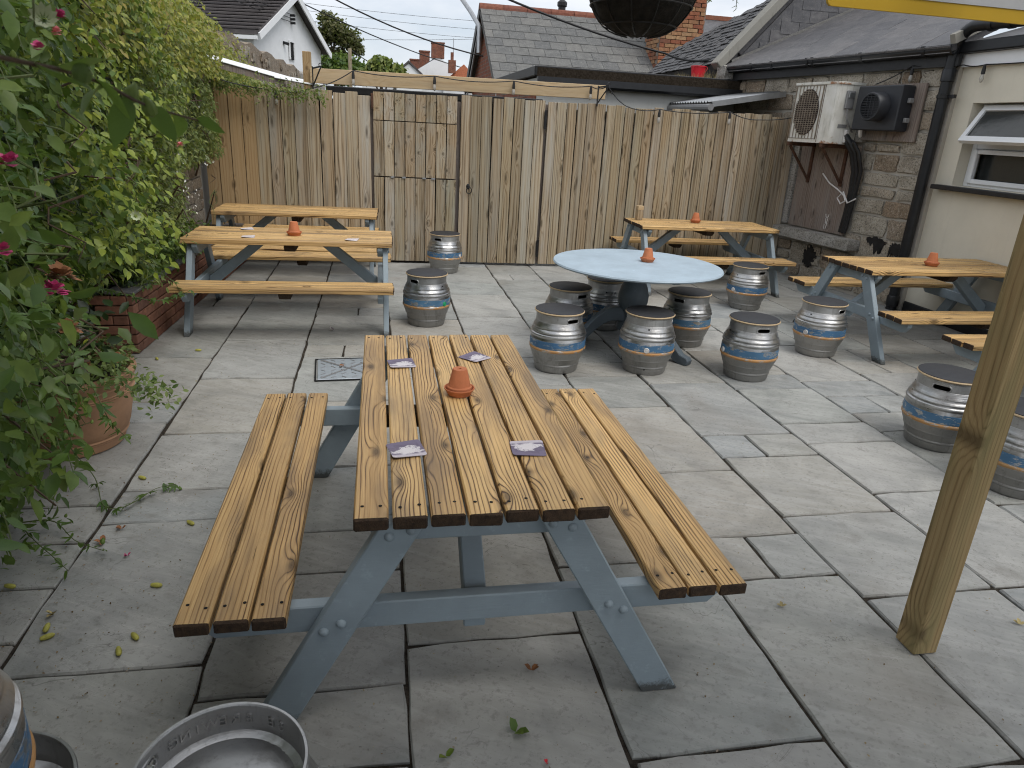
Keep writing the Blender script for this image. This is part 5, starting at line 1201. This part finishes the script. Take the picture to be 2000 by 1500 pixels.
def rrect(x0, x1, z0, z1, r_):
    P = []
    for cx, cz, a0 in ((x1-r_, z1-r_, 0), (x0+r_, z1-r_, 90), (x0+r_, z0+r_, 180), (x1-r_, z0+r_, 270)):
        P += [(cx+r_*math.cos(R(a0+22.5*k)), cz+r_*math.sin(R(a0+22.5*k))) for k in range(5)]
    return P
ob('board', MB().prism(rrect(1.60, 3.0, 2.215, 2.46, .02), 2.60, 2.612, 'y').mesh(), MT['yellow'], sg)
ob('face', MB().prism(rrect(1.66, 2.94, 2.262, 2.43, .015), 2.597, 2.60, 'y').mesh(), MT['signgrey'], sg)
ob('hanger', MB().tube([(1.75, 2.606, 2.45), (1.75, 2.606, 2.51)], .006, 6).tube([(2.10, 2.606, 2.45), (2.15, 2.606, 2.51)], .006, 6).mesh(), MT['blackpaint'], sg)
# ---- hanging basket
hb = thing('hanging_basket', 'black wire hanging basket with dark coir liner at top', 'hanging basket', (.815, 2.36, 2.035))
g_ = random.Random(12); prof = []
for t in np.linspace(0, 1, 12): a = t*PI/2; prof.append((max(.175*math.sin(a)**.75, .001), .185*(1-math.cos(a))))
mb = MB(); mb.lathe(prof+[(.16, .19), (.15, .17), (.001, .17)], 40)
mb.v = [(x+g_.uniform(-.004, .004)+.006*math.sin(9*math.atan2(y, x)), y+g_.uniform(-.004, .004), z+g_.uniform(-.003, .003)) for x, y, z in mb.v]
ob('liner', mb.mesh(smooth=60), MT['coir'], hb)
mb = MB()
for k in range(12):
    a = 2*PI*k/12; mb.tube([((r_+.005)*math.cos(a), (r_+.005)*math.sin(a), z-.003) for r_, z in prof[1:]], .0022, 5)
for i in (4, 7, 9, 11):
    r_, z = prof[i]; mb.tube([((r_+.006)*math.cos(t), (r_+.006)*math.sin(t), z-.003) for t in np.linspace(0, 2*PI, 36, endpoint=False)], .0024, 5, 0, closed=True)
ob('wire_frame', mb.mesh(smooth=True), MT['blackpaint'], hb)
for k in range(3):
    a = 2*PI*k/3+.5; ob('chain', MB().tube([(.175*math.cos(a), .175*math.sin(a), .19), (0, 0, .47)], .003, 5).mesh(), MT['blackpaint'], hb)
ob('hook', MB().tube([(0, 0, .46), (0, 0, .52)], .005, 6).mesh(), MT['blackpaint'], hb)
k = 300; rn = np.random.default_rng(5); q = np.stack([rn.normal(0, .09, k), rn.normal(0, .09, k), .19+rn.random(k)*.16], 1)
tag(leaves('foliage', q, np.tile([0, 0, 1.], (k, 1)), rn.uniform(.03, .05, k), MT['lf_ivy'], hb, rn), kind='stuff')
# ================================================================== string lights
SOCK = MB().lathe([(.001, .05), (.010, .05), (.014, .03), (.018, .0), (.018, -.035), (.012, -.04)], 10).mesh('socket', smooth=35); SOCK.materials.append(MT['wire'])
BULB = MB().lathe([(.012, -.04), (.018, -.06), (.021, -.08), (.017, -.10), (.008, -.112), (.001, -.115)], 12).mesh('bulb', smooth=True); BULB.materials.append(MT['bulb'])
def festoon(label, pts, bulbs, sag=.03):
    t = thing('string_lights', label, 'string lights', (0, 0, 0)); out_ = []
    P = [Vector(p) for p in pts]
    for a_, b_ in zip(P[:-1], P[1:]):
        for q_ in np.linspace(0, 1, 8, endpoint=False): out_.append(a_.lerp(b_, q_)-Vector((0, 0, sag*4*q_*(1-q_))))
    out_.append(P[-1]); ob('cable', MB().tube(out_, .006, 5).mesh(smooth=True), MT['wire'], t)
    for p in bulbs:
        s_ = ob('socket', SOCK, None, t, (p[0], p[1], p[2]-.05)); ob('bulb', BULB, None, s_)
    return t
def yb(x): return 9.262-.0193*(x+.79)-.045
festoon('string of clear bulbs draped along the pale beam', [(-.80, 9.14, 2.02), (-.29, yb(-.29), 2.25), (.67, yb(.67), 2.25), (1.64, yb(1.64), 2.255), (2.62, yb(2.62), 2.255), (2.77, 8.94, 2.26)], [(-.29, yb(-.29), 2.25), (.67, yb(.67), 2.25), (1.64, yb(1.64), 2.255), (2.62, yb(2.62), 2.255)], .035)
festoon('string of bulbs sagging along the top of the right fence', [(2.77, 8.94, 2.26), (3.05, 8.97, 2.04), (3.48, 8.95, 2.03), (4.42, 8.92, 2.05), (4.85, 8.90, 1.98), (5.5, 8.85, 2.1)], [(3.48, 8.95, 2.03), (4.42, 8.92, 2.06)], .03)
festoon('string of bulbs from leaves to the left fence top', [(-1.9, 8.6, 2.1), (-1.17, 9.12, 1.98), (-.80, 9.14, 2.02)], [(-1.17, 9.12, 1.98)], .03)
festoon('bulbs on black cable across the stone and cream walls', [(5.56, 7.75, 2.40), (5.67, 7.36, 2.575), (5.80, 6.78, 2.555), (5.83, 6.53, 2.545), (5.83, 5.2, 2.55)], [(5.68, 7.36, 2.575), (5.82, 6.53, 2.545)], .015)
# ================================================================== big terracotta pot
bp = thing('terracotta_planter', 'large terracotta pot overflowing with leaves on the left paving', 'planter', (-1.66, 3.82, 0))
ob('pot', MB().lathe([(.001, 0), (.235, 0), (.25, .008), (.262, .05), (.268, .055), (.268, .063), (.277, .070), (.272, .080), (.279, .088), (.29, .12), (.318, .25), (.326, .30), (.331, .306), (.327, .312), (.332, .318), (.328, .324), (.330, .34), (.336, .352), (.330, .36), (.336, .375), (.345, .39), (.352, .41), (.348, .425), (.325, .428), (.315, .41), (.30, .37), (.001, .36)], 56).mesh(smooth=30), MT['terra_old'], bp)
ob('soil', MB().lathe([(.30, .372), (.15, .385), (.001, .39)], 24).mesh(), MT['soil'], bp)
# ================================================================== planting along the left wall
RP = np.random.default_rng(77)
def lumps(y, z, s=0.0): return .5*np.sin(2.3*y+1.1+s)*np.sin(3.1*z+.4*y+s)+.35*np.sin(5.3*y-2.2*z+s)*np.cos(6.7*z+s)+.25*np.sin(11.1*y+7.3*z)*np.sin(9.7*z-3*y)
def depth(y): return np.interp(y, [1.0, 1.6, 2.0, 2.6, 3.2, 4, 5, 6, 7, 8, 9.2], [1.15, 1.12, 1.05, .92, .80, .66, .52, .44, .38, .30, .16])
def mass(n, y0, y1, z0, z1, tmul=1.0, surf=.45, zpow=1.0, lump=.62, low=1.0):
    y = RP.uniform(y0, y1, n*2); z = z0+(z1-z0)*RP.random(n*2)**zpow
    t = depth(y)*tmul*(1+lump*lumps(y, z)); u = RP.random(n*2)**surf
    t = t*np.interp(z, [0, .35, .8, 3], [low, low, 1, 1])
    cut = ((y > 3.45) & (y < 5.45) & (z < 1.0)); t = np.where(cut, t*np.interp(z, [.5, 1.0], [.22, .8]), t)
    cut2 = (y > 5.7) & (z < 1.25); t = np.where(cut2, t*.62, t)
    bare = (y > 7.0) & (z < np.interp(y, [7.0, 7.6, 9.2], [.3, 1.15, 1.30]))
    x = -2.06+t*u; keep = np.arange(n*2)[~bare][:n]
    p = np.stack([x, y, z], 1)[keep]; nr = np.tile([.9, -.25, .55], (len(p), 1)); return p, nr
ax_dn = np.array([.5, -.2, -.6])
# passion-flower vine nearest the camera
vine = thing('passionflower_vine', 'dark green vine with trailing shoots and buds at left foreground', 'climbing plant', (-2.0, 2.6, 0))
def local(p, t): return p-np.array(t.location)
def mass_leaves(t, nm, p, nr, smin, smax, m, templ=None, sp=.55):
    o = leaves(nm, local(p, t), nr, RP.uniform(smin, smax, len(p)), m, t, RP, sp, templ, axis=np.tile(ax_dn, (len(p), 1))); return tag(o, kind='stuff')
p, nr = mass(9000, 1.5, 4.3, .15, 2.75, 1.0, .5, 1.0, .42, .72); mass_leaves(vine, 'foliage', p, nr, .032, .088, MT['lf_vine'], None, .85)
p, nr = mass(5000, 1.5, 4.6, .1, 2.7, .6, .8, 1.0, .2, .7); mass_leaves(vine, 'inner_shade_foliage', p, nr, .05, .09, MT['lf_dark'])  # inner leaves coloured darker to stand for shade deep in the foliage
rose = thing('climbing_rose', 'climbing rose with lime young leaves and pink blooms above the planter', 'climbing plant', (-2.0, 4.6, .44))
p, nr = mass(7500, 3.4, 6.0, .55, 2.6, 1.05, .42, 1.0, .62); mass_leaves(rose, 'foliage', p, nr, .026, .068, MT['lf_rose'], None, .85)
p, nr = mass(3500, 3.4, 6.0, .5, 2.5, .6, .8); mass_leaves(rose, 'inner_shade_foliage', p, nr, .04, .07, MT['lf_dark'])
# arching lime sprays
q = []
for k in range(34):
    y = RP.uniform(3.6, 5.8); z = RP.uniform(1.0, 2.1); x = -2.06+float(depth(y))*(1+.2*float(lumps(y, z)))
    for i in range(14):
        s_ = i/14; q.append((x-.12+.34*s_+RP.normal(0, .02), y-.18*s_+RP.normal(0, .02), z+.10*s_-.26*s_*s_+RP.normal(0, .018)))
q = np.array(q); mass_leaves(rose, 'young_shoots', q, np.tile([.6, -.4, .8], (len(q), 1)), .04, .065, MT['lf_lime'], None, .4)
jas = thing('jasmine_climber', 'fine leaved jasmine climber with small white flowers near the fence', 'climbing plant', (-2.0, 7.2, .44))
fine = leaf_template(1, .38, .1, .15)
p, nr = mass(19000, 5.3, 9.15, .45, 2.35, 1.05, .45, 1.0, .62); mass_leaves(jas, 'foliage', p, nr, .028, .055, MT['lf_jas'], fine, .8)
p, nr = mass(6000, 5.3, 9.1, .45, 2.3, .6, .8); mass_leaves(jas, 'inner_shade_foliage', p, nr, .04, .06, MT['lf_dark'], fine)
k = 1700; y = RP.uniform(8.3, 9.1, k); z = 1.95+.18*RP.random(k)-.05*(y-8.3); x = -1.95+RP.random(k)**1.5*1.35
p = np.stack([x, 9.05-.12*RP.random(k), 2.03-.06*(x+1.95)+RP.normal(0, .055, k)], 1); mass_leaves(jas, 'fence_top_shoots', p, np.tile([0, -.6, .6], (k, 1)), .028, .05, MT['lf_jas'], fine, .9)
k = 420; y = RP.uniform(6.4, 8.9, k); z = RP.uniform(.6, 1.6, k)+RP.normal(0, .1, k); x = -2.05+depth(y)*(1.0+.35*lumps(y, z)); 
sel = ((np.sin(y*4.1)+np.sin(z*6.3+y)) > .3) & ((y < 7.0) | (z > 1.2))
mass_leaves(jas, 'small_flowers', np.stack([x, y, z], 1)[sel], np.tile([1., -.6, .3], (sel.sum(), 1)), .014, .024, MT['petal_white'], None, .6)
shr = thing('wall_top_shrub', 'yellow green shrub spilling over the top of the left wall', 'shrub', (-2.3, 8.5, 2.2))
n = 17000; y = RP.uniform(4.5, 13.4, n); top = np.interp(y, [4.5, 8, 9, 11, 13.4], [3.15, 2.85, 2.80, 2.78, 2.38])+.13*np.sin(3.3*y)+.10*np.sin(8.1*y)+.06*np.sin(19*y)
u = RP.random(n); ph = RP.uniform(0, PI, n); rad = RP.random(n)**.45*(1+.18*np.sin(ph*7+y*9)*np.sin(y*6.3))
zc = 2.02; hh = top-zc; x = -2.3+np.cos(ph)*rad*(.42+.08*np.sin(4.4*y)); z = zc+np.sin(ph)*rad*hh
p = np.stack([x, y, z], 1); nr = np.stack([np.cos(ph), -.2*np.ones(n), np.sin(ph)+.3], 1); mass_leaves(shr, 'foliage', p, nr, .035, .065, MT['lf_top'], None, .6)
n = 5000; y = RP.uniform(4.5, 9.0, n); x = -2.0+RP.random(n)**.6*np.interp(y, [4.5, 9], [.55, .3]); z = 2.15+.6*RP.random(n)-.35*(x+2.0)
mass_leaves(shr, 'hanging_foliage', np.stack([x, y, z], 1), np.tile([.8, -.3, .6], (n, 1)), .035, .06, MT['lf_top'], None, .6)
g_ = random.Random(2)
for k in range(26):
    y = g_.uniform(2.2, 9.0); z = g_.uniform(.5, 2.2); d_ = float(depth(y)); tw = ob('branch', MB().tube([(-2.03, y, z-.4), (-2.0+d_*.4, y-.05, z-.1), (-2.0+d_*.8, y-.15, z+.1), (-2.02+d_*1.05, y-.3, z)], [.012, .008, .006, .003], 5).mesh(), MT['twig'], vine if y < 4 else rose if y < 6 else jas); tw.location = -Vector(tw.parent.location)
for k in range(60):
    y = g_.uniform(2.4, 8.6); z = g_.uniform(.6, 2.4); pts = []; x = -2.06+float(depth(y))*1.02; dy, dz = g_.uniform(-.5, -.1), g_.uniform(-.25, .3)
    for i in range(5):
        yy = y+dy*i/4; pts.append((-2.06+float(depth(yy))*(1.0+.1*math.sin(i*1.7+k))+.03, yy, z+dz*i/4-.05*(i/4)**2))
    t_ = vine if y < 4 else rose if y < 6 else jas; tw = ob('runner', MB().tube(pts, [.005, .0045, .004, .003, .0015], 5).mesh(), MT['twig' if k % 2 else 'stem'], t_); tw.location = -Vector(t_.location)
# leaves one can pick apart: big near leaves on shoots
def big_leaf(seed, lobes=1):
    g_ = random.Random(seed); mb = MB()
    for L in range(lobes):
        ang = 0 if lobes == 1 else R(-70+140*L/(lobes-1)); ln = 1.0 if lobes == 1 else (1.0-.25*abs(L-(lobes-1)/2)/((lobes-1)/2)); wd = .46 if lobes == 1 else .26
        n = 7; bend = g_.uniform(.15, .4); ri = []; V_ = []
        for i in range(n):
            t = i/(n-1); wv = wd*math.sin(PI*min(1, t**.75))**.8*(1 if t < 1 else 0)+(.0); yv = ln*t; zv = -bend*t*t*.5+.05*math.sin(5*t+seed)
            for sx in (-1, 0, 1):
                x_ = sx*wv*.5; z_ = zv+(abs(sx)*wv*.16); V_.append((x_*math.cos(ang)+yv*math.sin(ang), yv*math.cos(ang)-x_*math.sin(ang), z_))
        F_ = [(i*3+k, i*3+k+1, i*3+k+4, i*3+k+3) for i in range(n-1) for k in (0, 1)]
        mb.add(V_, F_)
    me = mb.mesh('leaf', smooth=80, recalc=False); return me
BL1 = [big_leaf(i, 1) for i in range(4)]; BL5 = [big_leaf(10+i, 5) for i in range(3)]; BL3 = [big_leaf(20+i, 3) for i in range(3)]
for me in BL1+BL3+BL5: me.materials.append(MT['lf_near'])
BUD = MB().lathe([(.001, 0), (.5, .25), (.62, .6), (.5, 1.0), (.25, 1.35), (.001, 1.6)], 8).mesh('bud', smooth=True); BUD.materials.append(MT['bud'])
def shoot(parent, pts, rad, nl, smin, smax, kinds, seed, budp=.2, m=None, spread=.9):
    g_ = random.Random(seed); P = [Vector(p)-Vector(parent.location) for p in pts]; cur = []
    n = len(P)
    def cr_(t):
        f_ = t*(n-1); i = min(int(f_), n-2); u = f_-i; p0, p1, p2, p3 = P[max(i-1, 0)], P[i], P[i+1], P[min(i+2, n-1)]
        return .5*((2*p1)+(p2-p0)*u+(2*p0-5*p1+4*p2-p3)*u*u+(3*p1-p0-3*p2+p3)*u**3)
    cur = [cr_(t) for t in np.linspace(0, 1, 6*(n-1))]
    ob('shoot', MB().tube(cur, [rad*(1-.6*i/len(cur)) for i in range(len(cur))], 6).mesh(smooth=True), m or MT['stem'], parent)
    for i in range(nl):
        t = (i+.5+g_.uniform(-.3, .3))/nl; p = cr_(min(max(t, 0), 1)); s_ = g_.uniform(smin, smax)*(1-.35*t)
        o = ob('leaf', g_.choice(kinds), None, parent, p, (g_.uniform(-spread, spread)*.6-.35, g_.uniform(-spread, spread)*.6, g_.uniform(0, 2*PI)), (s_, s_, s_))
        if g_.random() < budp:
            s2 = g_.uniform(.011, .016); ob('bud', BUD, None, parent, p+Vector((g_.uniform(-.03, .03), g_.uniform(-.03, .03), g_.uniform(-.03, .02))), (g_.uniform(-.6, .6), g_.uniform(-.6, .6), 0), (s2, s2, s2*1.15))
shoot(vine, [(-.62, .55, 1.86), (-.42, .66, 1.80), (-.335, .79, 1.782), (-.32, .86, 1.778), (-.305, .93, 1.768), (-.29, .99, 1.752), (-.28, 1.07, 1.742), (-.25, 1.15, 1.73)], .0032, 11, .06, .09, BL1, 1, .25, MT['twig'], 1.4)
shoot(vine, [(-.9, 1.6, 2.2), (-.62, 1.35, 2.02), (-.47, 1.18, 1.92), (-.46, 1.16, 1.84)], .003, 5, .04, .06, BL1, 2, .4)
shoot(vine, [(-1.4, 3.1, 1.03), (-1.29, 3.04, .87), (-1.24, 3.0, .75), (-1.18, 2.97, .62), (-1.13, 2.94, .50), (-1.13, 3.1, .34)], .0035, 17, .06, .09, BL5+BL3, 3, .5)
shoot(vine, [(-1.62, 3.5, .35), (-1.5, 3.4, .16), (-1.37, 3.29, .05), (-1.26, 3.06, .03), (-1.18, 3.02, .028), (-1.12, 3.09, .028), (-1.07, 3.19, .03), (-.99, 3.23, .03)], .003, 14, .05, .085, BL5+BL3, 4, .15)
shoot(vine, [(-1.9, 3.2, .5), (-1.82, 3.2, .25), (-1.65, 3.05, .10), (-1.51, 2.86, .07), (-1.4, 2.73, .06), (-1.3, 2.63, .05), (-1.2, 2.52, .05)], .0035, 26, .05, .075, BL3+BL1, 5, .3)
shoot(vine, [(-1.51, 2.86, .07), (-1.38, 2.86, .07), (-1.25, 2.73, .05), (-1.12, 2.66, .04)], .003, 12, .045, .07, BL3+BL1, 6, .3)
shoot(vine, [(-1.45, 2.9, 1.0), (-1.42, 2.75, .75), (-1.40, 2.70, .5), (-1.38, 2.72, .3)], .0035, 16, .055, .08, BL5+BL1, 7, .4)
shoot(vine, [(-1.55, 3.3, .8), (-1.42, 3.25, .62), (-1.38, 3.2, .5), (-1.34, 3.22, .36)], .0035, 12, .06, .085, BL5, 8, .6)
sd_ = 20
for k in range(30):
    g_ = random.Random(sd_+k); y = g_.uniform(1.55, 2.7); z = g_.uniform(.75, 2.05); d_ = -2.06+float(depth(np.array([y]))[0])
    shoot(vine, [(d_-.25, y+.1, z+.12), (d_-.05, y, z+.08), (d_+.08, y-.1, z), (d_+.14, y-.18, z-.12)], .003, 8, .065, .115, BL1+BL1+(BL5 if k % 3 == 0 else BL3), sd_+k, .35)
shoot(rose, [(-1.98, 5.0, .62), (-1.78, 5.05, .55), (-1.58, 5.12, .47), (-1.45, 5.18, .48), (-1.33, 5.22, .52)], .004, 16, .05, .09, BL5, 60, .1)
shoot(rose, [(-1.9, 5.6, .6), (-1.7, 5.6, .58), (-1.56, 5.62, .50), (-1.50, 5.6, .38)], .003, 12, .045, .07, BL5, 61, .0)
# blooms and seed heads
def bloom(parent, p, r_, m, seed, nm='bloom', petals=22):
    g_ = random.Random(seed); mb = MB()
    for k in range(petals):
        a = g_.uniform(0, 2*PI); el = g_.uniform(-.2, 1.4); rr_ = r_*g_.uniform(.5, 1); c, s_ = math.cos(a), math.sin(a); ce_, se = math.cos(el), math.sin(el)
        d_ = Vector((c*ce_, s_*ce_, se)); sd2 = Vector((-s_, c, 0)); b_ = d_*rr_*.25; tip = d_*rr_
        mb.add([b_, tip*.65+sd2*r_*.38, tip+Vector((0, 0, -.1*r_)), tip*.65-sd2*r_*.38], [(0, 1, 2, 3)])
    return ob(nm, mb.mesh(recalc=False), m, parent, Vector(p)-Vector(parent.location))
for i, (p, r_, m) in enumerate((((-.74, 2.02, 1.93), .026, 'petal_pink'), ((-.77, 2.06, 1.90), .022, 'petal_coral'), ((-.80, 2.02, 1.86), .024, 'petal_pink'), ((-.69, 1.53, 1.63), .030, 'petal_pink'), ((-.69, 1.44, 1.48), .028, 'petal_pink'), ((-1.05, 4.20, 1.55), .03, 'petal_coral'), ((-.72, 2.0, 2.0), .026, 'petal_pink'))): bloom(vine if i != 5 else rose, p, r_, MT[m], i)
for i, (p, r_) in enumerate((((-.90, 2.18, 1.27), .055), ((-.98, 2.3, 1.20), .05), ((-1.0, 2.4, 1.05), .045), ((-1.33, 3.28, .62), .05), ((-1.42, 3.45, .57), .05), ((-1.25, 3.45, .60), .045))): bloom(vine, p, r_, MT['dry' if i != 1 else 'petal_pink'], 30+i, 'seed_head', 30)
for i, p in enumerate(((-.455, 1.18, 1.85), (-1.02, 3.25, 1.30))):
    mb = MB(); rr_ = .024 if i == 0 else .03
    for k in range(10):
        a = 2*PI*k/10; d_ = Vector((math.cos(a)*.75, math.sin(a)*.75, .9)); s_ = Vector((-math.sin(a), math.cos(a), 0))
        mb.add([d_*.2*rr_, d_*.7*rr_+s_*.2*rr_, d_*rr_, d_*.7*rr_-s_*.2*rr_], [(0, 1, 2, 3)])
    ob('passion_flower', mb.mesh(recalc=False), MT['petal_pale'], vine, Vector(p)-Vector(vine.location), (R(60), R(50), 0))
# planting in the pot and low planter plants
pp = thing('pot_plant', 'light green trailing leaves growing from the large terracotta pot', 'plant', (-1.66, 3.82, .39))
k = 900; a = RP.uniform(0, 2*PI, k); rd_ = .36*RP.random(k)**.5; p = np.stack([rd_*np.cos(a), rd_*np.sin(a), .03+.16*RP.random(k)*(1-rd_)], 1)
leaves('foliage', p, np.tile([0, 0, 1.], (k, 1)), RP.uniform(.03, .05, k), MT['lf_ivy'], pp, RP, .6)['kind'] = 'stuff'
k = 260; t = RP.random(k); p = np.stack([.28+.34*t+RP.normal(0, .03, k), -.22-.06*t+RP.normal(0, .08, k), .08-.10*t+RP.normal(0, .035, k)], 1)
leaves('trailing_foliage', p, np.tile([.3, -.3, 1.], (k, 1)), RP.uniform(.025, .042, k), MT['lf_ivy'], pp, RP, .7)['kind'] = 'stuff'
k = 420; a = RP.uniform(0, 2*PI, k); p = np.stack([-.12+.26*RP.normal(0, 1, k)*.6, .26*RP.normal(0, 1, k)*.6, .08+.30*RP.random(k)], 1)
leaves('dark_foliage', p, np.tile([.4, -.4, .8], (k, 1)), RP.uniform(.05, .09, k), MT['lf_dark'], pp, RP, .6)['kind'] = 'stuff'
lp = thing('planter_plants', 'dark low leaves growing in the brick planter beneath the climbers', 'plants', (-1.85, 6.5, .44))
k = 1500; p = np.stack([RP.normal(0, .09, k), RP.uniform(-1.0, .9, k), .02+.28*RP.random(k)**1.5], 1); leaves('foliage', p, np.tile([.6, -.3, .7], (k, 1)), RP.uniform(.035, .07, k), MT['lf_vine'], lp, RP, .7)['kind'] = 'stuff'
iv = thing('ivy_sprig', 'small ivy sprig hanging from the pergola beside the basket', 'plant', (1.16, 2.36, 2.62))
shoot(iv, [(1.16, 2.36, 2.62), (1.15, 2.38, 2.4), (1.13, 2.36, 2.25), (1.14, 2.37, 2.135)], .002, 26, .018, .03, BL3, 91, 0); shoot(iv, [(1.16, 2.36, 2.62), (1.06, 2.36, 2.4), (1.05, 2.36, 2.25), (1.045, 2.37, 2.15)], .002, 20, .018, .03, BL3, 92, 0)
# ================================================================== litter on the paving
POD = MB().lathe([(.001, -.016), (.005, -.014), (.0075, -.006), (.008, .004), (.0065, .013), (.003, .017), (.001, .018)], 9).mesh('pod', smooth=True); POD.materials.append(MT['pod'])
for lb_, x, y, a in (('yellow pod lying left of the nearest bench end', -.86, 2.16, 40), ('split yellow pod just in front of another by the nearest bench', -.89, 2.09, 20), ('green yellow pod on dark paving beside the bench middle', -.87, 2.45, 80), ('yellow pod nearest the left bench edge further back', -.85, 2.90, 50), ('yellow pod at the left image edge near the trailing vine', -1.40, 2.50, 75), ('upright yellow pod beside the paving joint at left', -1.17, 2.24, 5), ('small yellow pod touching the upright pod at left', -1.15, 2.19, 120), ('pale pod on the long joint before the big pot', -1.18, 3.35, 60), ('yellow pod beside the brick planter foot', -1.62, 5.22, 30), ('yellow pod under the bench end by the planter', -1.38, 5.42, 90)):
    tag(ob('fallen_pod', POD, None, None, (x, y, .0085), (R(90), 0, R(a)), (1.25, 1.25, 1.35)), lb_, 'pod', 'fallen pods on the paving')
def dry_leaf(label, x, y, a, s_, m, seed, nm='fallen_leaf'):
    g_ = random.Random(seed); mb = MB()
    for k in range(3):
        an_ = g_.uniform(0, 2*PI); M = Matrix.Rotation(an_, 3, 'Z') @ Matrix.Rotation(g_.uniform(.1, .7), 3, 'X')
        V_ = [(0, 0, 0), (.3, .3, .1), (.28, .7, .22), (0, 1.0, .1), (-.28, .7, .25), (-.3, .3, .12), (0, .5, -.02)]
        mb.add([M @ Vector(v)*s_ for v in V_], [(0, 1, 2, 3, 6), (0, 6, 3, 4, 5)])
    tag(ob(nm, mb.mesh(smooth=80, recalc=False), m, None, (x, y, .004), (0, 0, R(a))), label, 'leaf', 'fallen leaves on the paving')
for i, (lb_, x, y, s_, m) in enumerate((('dry brown curled leaf under the front edge of the nearest table', .49, 1.84, .030, 'dry'), ('crumpled olive leaf on the paving at bottom centre', .39, 1.59, .045, 'lf_vine'), ('bright green leaf scrap at the bottom edge', .17, 1.53, .032, 'lf_lime'), ('brown withered flower head by the long left joint', -1.17, 2.78, .035, 'dry'), ('dark withered flower head left of the bench', -1.13, 2.88, .028, 'dry'), ('magenta petal on the dark paving at left', -1.04, 2.67, .018, 'petal_pink'), ('tan curled petal on the long joint at left', -1.18, 2.32, .030, 'straw'), ('pale brown leaf on the paving in front of the right bench', 1.56, 2.06, .022, 'straw'), ('pale leaf at the right edge beyond the post', 2.47, 1.85, .025, 'straw'), ('crumpled paper scrap on paving before the planter table', -.41, 5.99, .045, 'card'), ('dead leaf lying on the manhole cover', -.30, 5.01, .035, 'dry'), ('tiny red petal at the bottom edge', .46, 1.47, .012, 'red'))): dry_leaf(lb_, x, y, 37*i, s_, MT[m], 100+i)
n = 2600; RL = np.random.default_rng(3); y = 1.2+RL.random(n)**1.6*4.5; x = np.where(RL.random(n) < .55, RL.normal(-1.2, .28, n), RL.uniform(-1.6, 2.6, n))
sel = (x > -1.75); p = np.stack([x, y, .003+0*x], 1)[sel]; leaves('leaf_litter', p, np.tile([0, 0, 1.], (len(p), 1)), RL.uniform(.003, .011, len(p)), MT['litter'], None, RL, .25)
tag(bpy.data.objects['leaf_litter'], 'scattered crumbs of dry leaf and petal over the paving', 'litter', kind='stuff')
